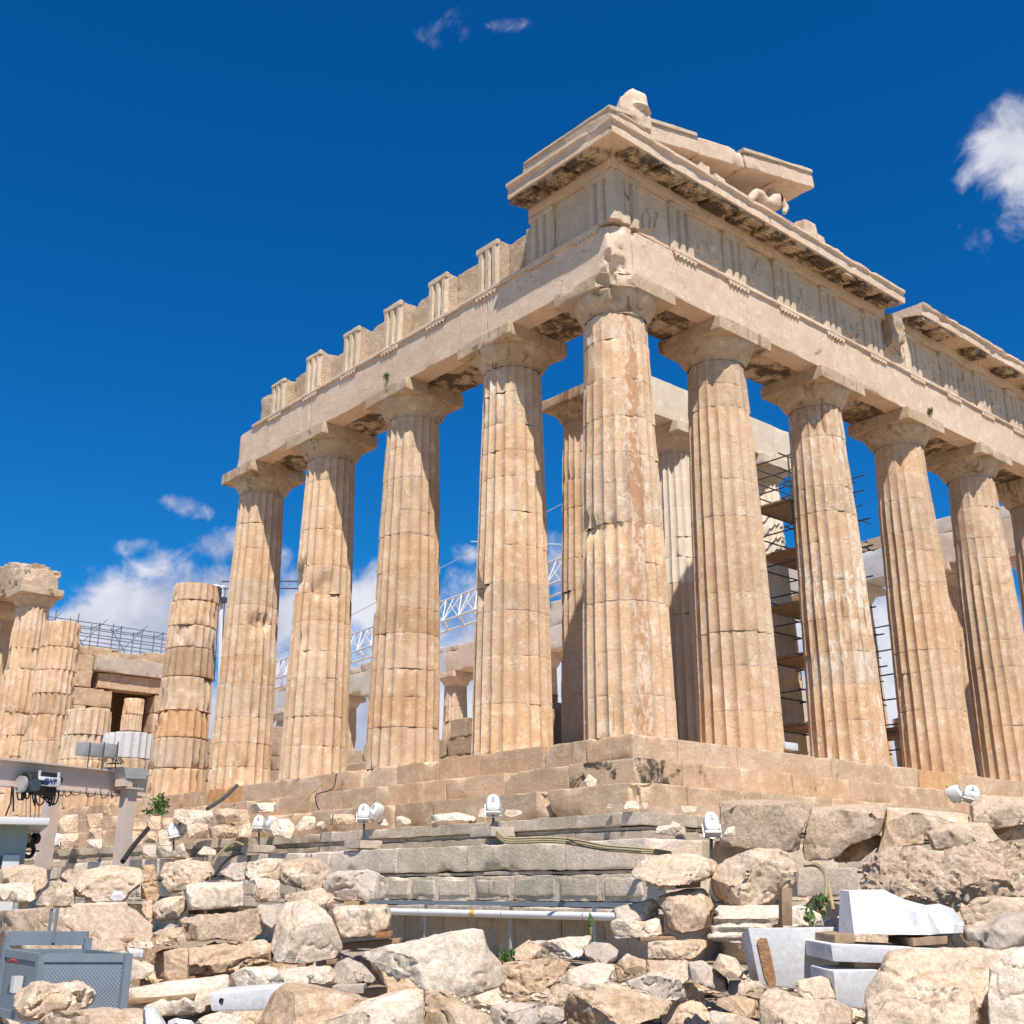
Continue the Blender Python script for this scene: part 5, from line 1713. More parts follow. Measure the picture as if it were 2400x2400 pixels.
# faceted new block
fr = [(650, 1000, 11.25, 640, 1290, 11.15), (712, 1006, 11.02, 748, 1305, 10.78), (800, 1045, 10.98, 830, 1305, 10.74), (890, 1080, 10.95, 908, 1306, 10.70), (950, 1090, 11.03, 972, 1308, 10.80), (1090, 1125, 10.95, 1120, 1310, 10.76), (1175, 1152, 10.84, 1205, 1311, 10.72),
      (1247, 1116, 11.04, 1283, 1312, 10.82), (1340, 1098, 10.97, 1352, 1302, 10.70), (1440, 1232, 10.86, 1437, 1300, 10.76), (1505, 1246, 11.12, 1510, 1296, 11.05)]
bo = [(640, 998), (960, 994), (1010, 1038), (1240, 1104), (1400, 1086), (1470, 1160), (1512, 1240)]
V = []
for (xt, yt, dt, xb, yb, db) in fr:
    V.append(at(*zp(4, xt, yt), dt)); V.append(at(*zp(4, xb, yb), db))
    yk = float(np.interp(xt, [q[0] for q in bo], [q[1] for q in bo]))
    V.append(at(*zp(4, xt, min(yk, yt)), 11.75)); V.append(at(*zp(4, xb, 1290), 11.75))
f = []
for i in range(len(fr) - 1):
    a, b = 4 * i, 4 * i + 4
    f += [(a, b, b + 1, a + 1), (a, a + 2, b + 2, b), (a + 2, a + 3, b + 3, b + 2), (a + 1, b + 1, b + 3, a + 3)]
k = 4 * (len(fr) - 1)
f += [(0, 1, 3, 2), (k, k + 2, k + 3, k + 1)]
m = MB(); m.add(V, f)
o = m.build('marble_block', M['white'], smooth=0)
tag(o, 'faceted new white marble block lying on two timbers', 'marble', GM)
hexblock('marble_slab', 'flat white slab with a faint yellow vein under the timbers', 4, [(585, 1374, 10.5), (1640, 1422, 10.6), (1640, 1535, 10.6), (600, 1497, 10.5)], 1.0, 'white', 'marble', GM)
hexblock('marble_block', 'plain white block under the flat white slab', 4, [(602, 1562, 10.35), (930, 1556, 10.45), (930, 1850, 10.45), (626, 1800, 10.35)], .8, 'white', 'marble', GM)
sl_ = hexblock('marble_slab', 'long white slab with a small black disc as its piercing at lower left', 1, [(1450, 1716, 10.3), (1980, 1676, 10.6), (1980, 1836, 10.6), (1472, 1846, 10.3)], .6, 'white', 'marble', GM)
m = MB()
c = at(*zp(1, 1540, 1768), 10.335)
m.tube([c - HF * .004, c + HF * .03], .018, 10)
m.build('shade_disc', M['dark'], sl_)  # black disc set in the face, painting the dark inside of a piercing


def beam(label, zone, x0, y0, x1, y1, h, d, dz=.3, mat='wood', name='timber', group='timbers under the stones', d2=None):
    d2 = d2 or d
    return hexblock(name, label, zone, [(x0, y0, d), (x1, y1, d2), (x1, y1 + h, d2), (x0, y0 + h, d)], dz, mat, 'timber', group, bev=.006)


beam('left timber under the faceted white marble block', 4, 615, 1312, 750, 1302, 66, 10.75, .7)
beam('right timber under the faceted white marble block', 4, 1158, 1335, 1400, 1318, 55, 10.7, .7)
beam('dark timber between the two lower white slabs', 4, 752, 1502, 960, 1510, 50, 10.6, .5)
beam('upright timber post propping the great rounded boulder', 4, 246, 978, 318, 985, 265, 12.3, .16)
beam('long brown plank lying on the pale ledge at lower left', 1, 882, 1762, 1352, 1722, 36, 10.9, .2)
beam('timber under the squared pale block', 1, 1440, 1138, 1592, 1130, 32, 13.3, .5)
beam('dark short timber left under the squared pale block', 1, 1310, 1142, 1345, 1140, 30, 13.4, .5)
beam('grey timber beam under the tan column fragment', 2, 598, 1372, 1000, 1338, 46, 13.4, .3)
beam('tan timber under the grey pink block', 2, 612, 1078, 720, 1075, 30, 13.9, .6)
beam('reddish brick like timber end right of the column fragment', 2, 832, 1292, 940, 1288, 42, 13.2, .25, 'patina')
beam('small timber left under the leaning pale boulder', 2, 285, 1508, 345, 1505, 34, 12.7, .5)
beam('small timber right under the leaning pale boulder', 2, 490, 1486, 560, 1480, 34, 12.8, .5)
beam('pale timber end below the grey tan block', 2, 752, 1690, 896, 1682, 56, 11.2, .5)
beam('grey timber below the grey tan block', 2, 530, 1668, 750, 1660, 58, 11.5, .5, 'grey')
beam('thin plank under the short stack of blocks', 3, 895, 1328, 1142, 1318, 28, 13.4, .5)
beam('grey stone pad left under the disc shaped boulder', 3, 968, 932, 1052, 936, 42, 13.5, .5, 'grey')
beam('pale stone pad middle under the disc shaped boulder', 3, 1062, 950, 1142, 950, 48, 13.5, .5, 'pale')
beam('brown timber right under the disc shaped boulder', 3, 1165, 945, 1315, 935, 45, 13.7, .5)
beam('timber under the long pitted block end', 1, 820, 1336, 920, 1330, 26, 12.6, .5)
beam('timber below the banded block', 1, 1315, 1600, 1360, 1596, 36, 12.6, .5)

# ------------------------------------------------------------------ grey mesh bin
BN = thing('mesh_bin', tuple(at(130, 2370, 10.2)), 'blue grey metal mesh bin with a lifting loop at lower left', 'bin')
C8 = {}
for nm, (x, y, d) in dict(a=(292, 1442, 9.75), b=(896, 1400, 9.75), c=(884, 1830, 9.75), d=(300, 1830, 9.75), e=(42, 1436, 10.5), f=(30, 1900, 10.5)).items():
    C8[nm] = at(*zp(1, x, y), d)
wv = C8['e'] - C8['a']
zb = min(C8['c'][2], C8['d'][2]) - .1
def dn(p, z=zb):
    return np.array([p[0], p[1], z])
A_, B_ = C8['a'], np.array([C8['b'][0], C8['b'][1], C8['a'][2]])
E_ = np.array([C8['e'][0], C8['e'][1], C8['a'][2]]); F_ = B_ + (E_ - A_)
def quadbox(m, p, q, z0, z1, t):
    u = (q - p); u[2] = 0; u /= np.linalg.norm(u)
    nn = np.array([u[1], -u[0], 0]) * t / 2
    V = []
    for s in (nn, -nn):
        for (c, z) in ((p, z0), (q, z0), (q, z1), (p, z1)):
            V.append(np.array([c[0], c[1], z]) + s)
    m.add(V, [(0, 1, 2, 3), (4, 7, 6, 5), (0, 4, 5, 1), (1, 5, 6, 2), (2, 6, 7, 3), (3, 7, 4, 0)])
for p, q in ((A_, B_), (E_, A_), (F_, E_), (B_, F_)):
    m = MB(); quadbox(m, p.copy(), q.copy(), zb, A_[2] - .01, .012)
    m.build('panel', M['mesh'], BN)
for p in (A_, B_, E_, F_):
    m = MB(); m.box(np.array([p[0] - .03, p[1] - .03, zb - .05]), np.array([p[0] + .03, p[1] + .03, A_[2] + (.09 if p is E_ or p is F_ else .0)]))
    m.build('corner_post', M['steel'], BN)
for p, q in ((A_, B_), (E_, A_), (F_, E_), (B_, F_)):
    for zz in (A_[2] - .03, zb + .02):
        m = MB(); quadbox(m, p.copy(), q.copy(), zz - .03, zz + .03, .035)
        m.build('rail', M['steel'], BN)
m = MB(); quadbox(m, F_.copy(), E_.copy(), A_[2] + .03, A_[2] + .14, .03)
m.build('top_rail', M['steel'], BN)
m = MB(); h = (E_ + F_) / 2
m.tube([h + [0, 0, .05], h + [0, 0, .32], h + [.05, .03, .32], h + [.05, .03, .05]], .014, 6)
m.build('lifting_loop', M['steel'], BN)
m = MB(); p = at(*zp(1, 115, 1655), 9.98)
m.box(p - np.array([.035, .035, .06]), p + np.array([.035, .035, .06]))
m.build('label_plate', M['plastic'], BN)
m = MB()
m.tube([at(*zp(1, 60, 1500), 10.2), at(*zp(1, 85, 1488), 10.1), at(*zp(1, 110, 1492), 10.05)], .012, 5)
m.build('red_strap', M['red'], BN)

# ------------------------------------------------------------------ gantry with its hoist
def G(x, y):
    return x * 320 / 1932.0, 1740 + y * 320 / 1932.0


p0, p1 = at(*G(-420, 235), 18.2), at(*G(2095, 408), 21.3)
zt_ = (p0[2] + p1[2]) / 2
p0[2] = p1[2] = zt_
GA = thing('gantry_crane', (p1[0], p1[1], -4.0), 'beige steel beam on posts carrying a small electric chain hoist', 'gantry')
ub = p1 - p0; Lb = float(np.linalg.norm(ub)); ub /= Lb
nb_ = np.array([ub[1], -ub[0], 0])
if nb_ @ (CAM - p0) < 0:
    nb_ = -nb_
MG = np.eye(4); MG[:3, 0] = ub; MG[:3, 1] = -nb_; MG[:3, 2] = (0, 0, 1); MG[:3, 3] = p0      # local: along the beam, away from the viewer, up


def gl(px, py, off=0.0):
    """beam-local coordinates of the photo point, on the beam's near face"""
    r = ray(px, py)
    t = ((p0 + nb_ * off - CAM) @ nb_) / (r @ nb_)
    q = CAM + r * t - p0
    return float(q @ ub), float(q[2])


HB = .42
m = MB()
m.box((0, -.13, -.028), (Lb, .13, 0), MG); m.build('top_flange', M['beige'], GA)
m = MB(); m.box((0, -.008, -HB + .027), (Lb, .008, -.029), MG); m.build('web', M['beige'], GA)
m = MB(); m.box((0, -.13, -HB), (Lb, .13, -HB + .026), MG); m.build('bottom_flange', M['beige'], GA)
xa, _ = gl(*G(1690, 800)); xb, _ = gl(*G(1230, 800))
zg = -4.1 - zt_
for k, (xx, yy, ztop) in enumerate(((xa, -.22, -HB + .10), (xb, .9, -HB - .02))):
    m = MB()
    m.box((xx - .10, yy - .10, zg), (xx - .085, yy + .10, ztop), MG); m.box((xx + .085, yy - .10, zg), (xx + .10, yy + .10, ztop), MG); m.box((xx - .084, yy - .01, zg), (xx + .084, yy + .01, ztop), MG)
    m.box((xx - .084, yy - .098, zg), (xx + .084, yy - .088, ztop), MG)
    m.build('post', M['beige'], GA)
m = MB(); m.box((xa - .17, -.40, -HB + .102), (xa + .17, -.10, -HB + .13), MG); m.build('post_plate', M['beige'], GA)
m = MB()
V = [(-.32, -.36, .01), (.16, -.42, .01), (.16, -.42, -.16), (-.24, -.36, -.18), (-.32, .2, .03), (.16, .2, .03), (.16, .2, -.16), (-.24, .2, -.18)]
m.add(xf(np.array(V) + [xa + .02, 0, .03], MG), HX); m.build('end_bracket', M['galv'], GA)
m = MB(); m.box((xa - .26, -.35, -.28), (xa - .05, -.14, -.16), MG); m.build('gusset', M['beige'], GA)
m = MB()
for dx in (-.06, .03, .10):
    m.tube([xf([(xa + dx, -.3, -.29)], MG)[0], xf([(xa + dx, -.3, -.22)], MG)[0]], .022, 6)
m.build('bolt', M['galv'], GA)
# switch boxes above the beam
for (xl, yt, xr, yb) in ((1195, -8, 1452, 208), (1475, 4, 1665, 222)):
    (a, zt2), (b, zb2) = gl(*G(xl, yt), .14), gl(*G(xr, yb), .14)
    m = MB(); m.box((a, -.14, zb2), (b, .06, zt2), MG)
    o = m.build('switch_box', M['galv'], GA)
    bevel_mesh(o, .008)
for x in (1262, 1460, 1655):
    a, _ = gl(*G(x, 100), .15); _, z1_ = gl(*G(x, -5), .15)
    m = MB(); m.tube(xf([(a, -.16, .0), (a, -.16, z1_)], MG), .012, 5); m.build('box_pole', M['scaf'], GA)
m = MB()
for k in range(5):
    a, zz = gl(*G(1500 + 30 * k, 235)); b, z2_ = gl(*G(1430 + 45 * k, 320))
    m.tube(xf([(a, -.15, zz), ((a + b) / 2 + .04, -.2, (zz + z2_) / 2 - .02), (b, -.16, z2_ + .01)], MG), .012, 5)
m.build('box_cable', M['dark'], GA)
# hoist
(a, z1_), (b, z2_) = gl(*G(355, 435), .2), gl(*G(570, 700), .2)
m = MB()
m.tube(xf([(a, -.20, (z1_ + z2_) / 2), (a + .02, -.20, (z1_ + z2_) / 2), (b, -.20, (z1_ + z2_) / 2)], MG), [.14, .165, .165], 16)
HO = m.build('hoist_drum', M['dark'], GA)
m = MB(); m.tube(xf([(a - .07, -.20, (z1_ + z2_) / 2 - .04), (a - .01, -.20, (z1_ + z2_) / 2 - .04)], MG), .13, 14); m.build('drum_cover', M['galv'], HO)
m = MB(); m.tube(xf([(a + .10, -.372, (z1_ + z2_) / 2 - .05), (a + .10, -.30, (z1_ + z2_) / 2 - .05)], MG), .10, 14); m.build('rope_guide', M['glass'], HO)
(a2, z3_), (b2, z4_) = gl(*G(552, 475), .36), gl(*G(850, 635), .36)
m = MB(); m.box((a2, -.36, z4_), (b2, -.10, z3_), MG)
BX = m.build('hoist_box', M['plastic'], GA); bevel_mesh(BX, .015)
for xx in (a2 + .03, b2 - .03):
    m = MB(); m.box((xx - .015, -.34, z3_), (xx + .015, -.31, z3_ + .09), MG); m.build('lug', M['plastic'], BX)
m = MB(); m.tube(xf([(a2, -.22, z4_ - .06), (b2 - .01, -.22, z4_ - .06)], MG), .085, 12); m.build('motor', M['dark'], GA)
m = MB(); m.box((a2 + .04, -.30, z3_ + .01), (b2 - .04, -.16, z3_ + .075), MG); m.build('trolley', M['dark'], GA)
m = MB(); m.tube(xf([(b2 + .01, -.25, z3_ - .02), (b2 + .09, -.25, z3_ - .02)], MG), .05, 10); m.build('limit_switch', M['dark'], GA)
fc = bpy.data.curves.new('lettering', 'FONT')
fc.body = 'SWF'; fc.size = .115; fc.extrude = .003; fc.align_x = 'CENTER'; fc.align_y = 'CENTER'; fc.offset = .004; fc.shear = .12; fc.space_character = 1.08
fo = bpy.data.objects.new('lettering', fc)
COL.objects.link(fo)
dg = bpy.context.evaluated_depsgraph_get(); dg.update()
tm = bpy.data.meshes.new_from_object(fo.evaluated_get(dg))
bpy.data.objects.remove(fo)
co = np.array([v.co[:] for v in tm.vertices])
cc = np.stack([co[:, 0] + (a2 + b2) / 2 + .01, -.3645 - co[:, 2], co[:, 1] + (z3_ + z4_) / 2], 1)
m = MB(); m.add(xf(cc, MG), [tuple(p.vertices) for p in tm.polygons]); m.build('lettering', M['blue'], BX, smooth=0)
# hanging control cables, ropes and hook
rr = random.Random(4)
for k in range(20):
    x0 = rr.uniform(180, 720) if k < 13 else rr.uniform(760, 1560)
    w = rr.uniform(60, 150) if k < 13 else rr.uniform(70, 120)
    dp = rr.uniform(90, 240) if k < 13 else rr.uniform(60, 130)
    y0 = 655 + x0 * .03
    pts = []
    for q in range(11):
        t = q / 10
        a, zz = gl(*G(x0 + w * t, y0 + dp * (1 - (2 * t - 1) ** 2) ** .6), .16)
        pts.append((a, -.16 + .05 * math.sin(k + 3 * t), zz))
    m = MB(); m.tube(xf(pts, MG), .013 if k < 13 else .009, 5); m.build('control_cable', M['dark'], GA)
for (x0, y0, x1, y1) in ((170, 620, 150, 880), (185, 640, 190, 980), (240, 640, 250, 720), (140, 880, 80, 1040)):
    a, zz = gl(*G(x0, y0), .15); b, z9 = gl(*G(x1, y1), .15)
    m = MB(); m.tube(xf([(a, -.15, zz), (b, -.15, z9)], MG), .014, 5); m.build('control_cable', M['dark'], GA)
HK = thing('hoist_hook', tuple(xf([(gl(*G(420, 1600), .2)[0], -.2, gl(*G(420, 1600), .2)[1])], MG)[0]), 'black hook block with two sheaves hanging from the hoist ropes', 'hook')
for (x0, x1) in ((370, 366), (430, 432), (510, 480), (560, 540)):
    a, zz = gl(*G(x0, 700), .2); b, z9 = gl(*G(x1, 1330), .2)
    m = MB(); m.tube(xf([(a, -.2, zz), (b, -.2, z9)], MG), .006, 4); m.build('rope', M['scaf'], HK)
for (x0, mt) in ((365, 'olive'), (500, 'dark')):
    a, zz = gl(*G(x0, 1360), .2)
    m = MB(); m.tube(xf([(a - .04, -.2, zz), (a + .04, -.2, zz)], MG), .085, 14); m.build('sheave', M[mt], HK)
a, zz = gl(*G(430, 1400), .2)
m = MB(); m.box((a - .06, -.25, zz - .09), (a + .06, -.15, zz + .06), MG); m.build('block', M['dark'], HK)
a, zz = gl(*G(410, 1540), .2)
m = MB()
m.tube(xf([(a + .085 * math.cos(t), -.2, zz + .085 * math.sin(t)) for t in np.linspace(-2.4, 2.2, 14)], MG), .032, 8)
m.tube(xf([(a - .2, -.2, zz - .01), (a + .19, -.2, zz + .01)], MG), .012, 5)
m.build('hook', M['dark'], HK)

# ------------------------------------------------------------------ site cabin at the left edge
CB = thing('site_cabin', tuple(at(-60, 2080, 17)), 'small grey green site cabin with white flat roof edge at the left', 'cabin')
w0, w1 = at(-420, 2084, 16.2), at(48, 2084, 17.2)
uc = w1 - w0; uc[2] = 0; Lc = float(np.linalg.norm(uc)); uc /= Lc
nc = np.array([uc[1], -uc[0], 0])
if nc @ (CAM - w0) < 0:
    nc = -nc
MC = np.eye(4); MC[:3, 0] = uc; MC[:3, 1] = -nc; MC[:3, 2] = (0, 0, 1); MC[:3, 3] = (w0[0], w0[1], 0)
zr = at(40, 1936, 17.2)[2]
m = MB(); m.box((0, 0, -4.3), (Lc, 2.2, zr), MC); m.build('wall', M['cabin'], CB)
m = MB(); m.box((-.3, -.35, zr + .002), (Lc + .25, 2.5, zr + .10), MC); o = m.build('roof', M['plastic'], CB); bevel_mesh(o, .015)
m = MB(); m.box((Lc - 1.1, -.02, -3.9), (Lc - .28, .03, zr - .42), MC); o = m.build('window', M['glass'], CB)
for xx in (Lc - .24, Lc - 1.16):
    m = MB(); m.box((xx - .05, -.05, -4.2), (xx + .17 if xx > Lc - 1 else xx + .05, .02, zr - .40), MC); m.build('window_frame', M['plastic'], CB)
m = MB(); m.tube([at(-60, 1900, 16.6), at(44, 1928, 17)], .02, 5); m.tube([at(44, 1928, 17), at(10, 1932, 16.8)], .02, 5); m.build('roof_rail', M['galv'], CB)

# ------------------------------------------------------------------ floodlights
def floodlight(px, py, d, label, w=38, h=50, stem=40, yaw=0.0, tilt=-.35, base=True, second=None, roll=0.0):
    w, h = w * .88, h * .88
    c = at(px, py, d)
    k = d / FPX
    t = thing('floodlight', tuple(at(px, py + h / 2 + stem, d)), label, 'floodlight', 'white floodlights along the foundation')
    u0 = np.array([math.sin(YAW), -math.cos(YAW), 0])

    def lamp(c, yaw, tilt, roll, s=1.0):
        R = (Matrix(((u0[0], HF[0], 0), (u0[1], HF[1], 0), (0, 0, 1))).to_4x4() @ Matrix.Rotation(yaw, 4, 'Z') @ Matrix.Rotation(tilt, 4, 'X') @ Matrix.Rotation(roll, 4, 'Y'))
        R = Matrix.Translation(c) @ R
        hw, hh = w * k / 2 * s, h * k / 2 * s
        # rounded shell: sections along the depth
        secs = [(-.10, .55, .62), (-.075, .86, .88), (.0, 1.0, 1.0), (.08, 1.0, 1.0), (.12, .92, .95)]
        m = MB(); V = []
        nn = 20
        for (y, sx, sz) in secs:
            for q in range(nn):
                a = 2 * math.pi * q / nn
                cx, cz = math.cos(a), math.sin(a)
                e = .45 if cz < 0 else .75
                V.append((hw * sx * math.copysign(abs(cx) ** e, cx) * (1 - .22 * max(cz, 0)), y, hh * sz * math.copysign(abs(cz) ** e, cz)))
        f = grid_faces(len(secs), nn, False, True) + [tuple(range(nn))[::-1], tuple((len(secs) - 1) * nn + q for q in range(nn))]
        m.add(xf(V, R), f)
        ho = m.build('housing', M['plastic'], t)
        m = MB()
        m.box((-hw * .16, -.108, hh * .12), (hw * .16, -.098, hh * .50), R)
        m.box((-hw * .30, -.107, -hh * .02), (hw * .30, -.098, hh * .05), R)
        m.build('emblem', M['steel'], ho)
        m = MB()
        m.box((-hw * .95, -.07, -hh * .92), (hw * .95, .10, -hh * 1.06), R)
        m.build('visor', M['plastic'], ho)
        m = MB()
        m.tube(xf([(-hw * 1.06, .02, hh * .0), (-hw * 1.06, .02, -hh * 1.2), (0, .02, -hh * 1.35), (hw * 1.06, .02, -hh * 1.2), (hw * 1.06, .02, hh * .0)], R), .014, 5)
        m.build('bracket', M['galv'], t)
    lamp(c, yaw, tilt, roll)
    if second:
        dx, dy, yw, rl = second
        lamp(at(px + dx, py + dy, d + .15), yw, tilt, rl, .92)
    m = MB(); m.tube([at(px, py + h * .6, d), at(px, py + h / 2 + stem, d)], .026, 6); m.build('stem', M['scaf'], t)
    if base:
        m = MB(); p = at(px, py + h / 2 + stem, d)
        block(m, p - np.array([.3, .3, .10]), p + np.array([.3, .3, .06]), wear=.05, seed=int(px), res=.12)
        m.build('base_block', M['grey'], t)
    return t


dpl = lambda px, py, y: dep_plane(px, py, 1, y)
floodlight(1156, 1884, dpl(1156, 1960, -3.35), 'single white floodlight below the temple corner, left of the cables', stem=42)
floodlight(853, 1903, dpl(853, 1970, -3.35), 'white floodlight pair on a pale block below the second flank gap', w=33, h=42, stem=56, second=(28, -4, -.7, .35))
floodlight(607, 1927, dpl(607, 1990, -3.5), 'white floodlight pair beside a pale boulder on the terrace', w=30, h=36, stem=45, second=(26, 0, -.8, .3))
floodlight(407, 1946, dpl(407, 2000, -3.8), 'white floodlight pair among terrace stones, right of the gantry', w=32, h=38, stem=38, yaw=.3, roll=-.25, second=(20, -8, -.6, .3))
floodlight(122, 1970, dpl(122, 2010, -4.3), 'lone tilted floodlight left of the gantry posts', w=28, h=30, stem=40, yaw=.2, roll=-.35, second=(12, -4, -.5, .2))
floodlight(1667, 1930, 18.0, 'largest white floodlight standing by the tall pitted block', w=42, h=60, stem=58, tilt=-.5, base=False)
floodlight(2278, 1859, 20.5, 'tilted floodlight pair above the cracked blocks at right', w=42, h=40, stem=26, yaw=-.2, roll=.3, base=False, second=(-38, -2, .8, -.4))

# ------------------------------------------------------------------ cable tray and pipe along the foundation
yq = -4.35
q0, q1 = onp(890, 2117, 1, yq), onp(1470, 2117, 1, yq)
zr1, zr2 = onp(1200, 2118, 1, yq)[2], onp(1200, 2143, 1, yq - .05)[2]
CT = thing('pipe_rail', (q0[0], yq, -4.0), 'dark cable tray and pale pipe on thin posts before the foundation', 'pipe')
m = MB(); m.box((q0[0] - .8, yq - .05, zr1 - .035), (q1[0], yq + .05, zr1 + .035)); m.build('cable_tray', M['steel'], CT)
xs = [q0[0] - .8, onp(990, 2143, 1, yq)[0], onp(1185, 2143, 1, yq)[0], onp(1376, 2143, 1, yq)[0], q1[0]]
for i in range(4):
    m = MB(); m.tube([(xs[i] + .012, yq - .06, zr2), (xs[i + 1] - .012, yq - .06, zr2)], .058, 12); m.build('pipe', M['crane'], CT)
    m = MB(); m.tube([(xs[i + 1] - .011, yq - .06, zr2), (xs[i + 1] + .011, yq - .06, zr2)], .05, 10); m.build('pipe_joint', M['dark'], CT)
xt = onp(1117, 2143, 1, yq)[0]
m = MB(); m.tube([(xt - .06, yq - .06, zr2), (xt + .06, yq - .06, zr2)], .062, 12); m.build('yellow_tape', M['yellow'], CT)
for px in (995, 1195, 1390):
    xx = onp(px, 2150, 1, yq)[0]
    m = MB(); m.tube([(xx, yq + .02, -4.1), (xx, yq + .02, zr1 - .03)], .03, 7); m.build('post', M['galv'], CT)

# ------------------------------------------------------------------ cables, pipes, plants
def wire(label, zone, pts, d, r, mat='olive', name='cable', cat='cable', group=None):
    P = []
    for p in pts:
        px, py = zp(zone, p[0], p[1]) if zone else p[:2]
        P.append(at(px, py, p[2] if len(p) > 2 else d))
    P = np.array(P)
    # smooth the run
    t = np.arange(len(P)); tt = np.linspace(0, len(P) - 1, len(P) * 5)
    Q = np.stack([np.interp(tt, t, P[:, k]) for k in range(3)], 1)
    for _ in range(4):
        Q[1:-1] = (Q[:-2] + 2 * Q[1:-1] + Q[2:]) / 4
    m = MB(); m.tube(Q, r, 6)
    o = m.build(name, M[mat])
    return tag(o, label, cat, group)


GW = 'olive cables running along the foundation'
for k, (dy, lb) in enumerate(((0, 'upper olive cable of the bundle on the grey foundation ledge'), (16, 'middle olive cable of the bundle on the grey foundation ledge'), (30, 'lower olive cable of the bundle on the grey foundation ledge'))):
    wire(lb, 3, [(-110, 590 + dy), (-60, 640 + dy), (60, 640 + dy), (200, 632 + dy), (380, 640 + dy), (520, 662 + dy * 1.2), (640, 690 + dy), (800, 700 + dy), (950, 712 + dy), (1110, 738 + dy * .5)], 18.55, .022, group=GW)
wire('thin black cable hanging under the olive bundle', 3, [(380, 640), (480, 690), (600, 712), (740, 716), (900, 730)], 18.5, .014, 'dark')
wire('black drain pipe sloping down the terrace right of the gantry', 1, [(855, 800, 20), (930, 690, 20.5), (1030, 572, 21.5)], 20, .045, 'dark', 'drain_pipe', 'pipe')
wire('dark grey strip lying across the steps by the end column', 1, [(1445, 432, 29.0), (1560, 360, 30), (1650, 272, 31.2)], 30, .055, 'scaf', 'drain_pipe', 'pipe')
wire('tan cable running diagonally over the steps', 2, [(540, 180, 26.6), (450, 270, 26), (380, 330, 25.6), (300, 410, 25.2), (240, 490, 24.6)], 25, .02)
wire('thin dark cable hanging on the steps near the diagonal one', 2, [(560, 190, 26.4), (545, 300, 25.9), (410, 330, 25.7), (420, 400, 25.3), (440, 440, 25.1)], 25, .014, 'dark')
wire('looped olive hose on the terrace beside the grey stone', 1, [(1480, 830, 17), (1500, 780, 17.4), (1570, 700, 18), (1640, 660, 18.4), (1700, 690, 18.3)], 17.5, .022)
wire('second olive hose trailing behind the rough boulder', 1, [(1500, 900, 16.4), (1540, 830, 16.8), (1600, 770, 17.2), (1680, 740, 17.6)], 17, .02, 'dark')
wire('green hose looping over the grey block behind the white marble', 4, [(400, 826, 16), (470, 820, 16), (530, 850, 15.8), (560, 930, 15.6), (550, 1060, 15.3), (535, 1150, 15.1)], 15.5, .028, 'olive', 'hose', 'hose')
wire('pale brown hose beside the green hose behind the white marble', 4, [(430, 815, 16.1), (500, 815, 16.05), (545, 880, 15.8), (575, 980, 15.5), (605, 1140, 15.1)], 15.5, .022, 'straw', 'hose', 'hose')
hexblock('paving_block', 'grey limestone block behind the hoses and the white marble', 4, [(352, 850, 16.4), (775, 842, 16.7), (775, 1030, 16.7), (352, 1045, 16.4)], .8, 'poros', 'stone', bev=.03)


def plant(name, label, c, r, n, mat='leaf', size=.07, cat='plant', h=None, seed=1, upright=.3):
    rr = random.Random(seed)
    m = MB()
    for _ in range(n):
        v = Vector((rr.gauss(0, 1), rr.gauss(0, 1), rr.gauss(0, 1))).normalized() * (rr.random() ** .45)
        p = np.array(c) + np.array([v.x * r[0], v.y * r[1], v.z * r[2]])
        d = Vector((rr.gauss(0, 1), rr.gauss(0, 1), rr.gauss(0, 1) + upright * 3)).normalized()
        s = d.cross(Vector((rr.gauss(0, 1), rr.gauss(0, 1), rr.gauss(0, 1)))).normalized()
        L = size * rr.uniform(.7, 1.5)
        a = np.array(d) * L; b = np.array(s) * L * .28
        m.add([p, p + a * .5 + b, p + a, p + a * .5 - b], [(0, 1, 2, 3)])
    o = m.build('foliage' if name != 'grass_tuft' else name, M[mat], smooth=0) if name == 'grass_tuft' else None
    if o is not None:
        return tag(o, label, cat)
    t = thing(name, tuple(np.array(c) - [0, 0, r[2]]), label, cat)
    m.build('foliage', M[mat], t, smooth=0)
    m = MB()
    for k in range(4):
        m.tube([np.array(c) - [0, 0, r[2]], np.array(c) + [rr.uniform(-.6, .6) * r[0], rr.uniform(-.6, .6) * r[1], rr.uniform(0, .6) * r[2]]], .012, 4)
    m.build('stem', M['wood'], t)
    return t


plant('bush', 'bright green bush growing between terrace stones, left of the steps', at(*zp(1, 1115, 405), 28.0), (.22, .22, .24), 300, size=.075, seed=2)
plant('bush', 'low green creeper below the bright terrace bush', at(*zp(1, 1080, 462), 27.6), (.30, .3, .06), 120, size=.07, seed=3)
plant('wall_plant', 'small green plant growing from the flank architrave', onp(905, 884, 1, -.97), (.08, .07, .13), 80, size=.07, seed=4)
plant('wall_plant', 'small yellowish plant on the front architrave above a capital', onp(2180, 966, 0, .95), (.07, .08, .12), 40, size=.09, seed=5)
plant('weed', 'green weed sprouting beside the grey hoses', at(*zp(4, 520, 1120), 15.2), (.10, .10, .16), 90, size=.055, seed=6, upright=1)
plant('weed', 'green weed in front of the white broken stone', at(*zp(4, 440, 1205), 12.2), (.05, .05, .12), 60, size=.05, seed=7, upright=1.2)
plant('weed', 'thin green weed beside the pipe post at centre', at(*zp(3, 548, 1300), 13.6), (.025, .025, .16), 50, size=.06, seed=8, upright=2)
plant('weed', 'green weed at the foot of the tilted slab', at(*zp(2, 1740, 1480), 12.6), (.10, .10, .06), 70, size=.05, seed=9, upright=1)

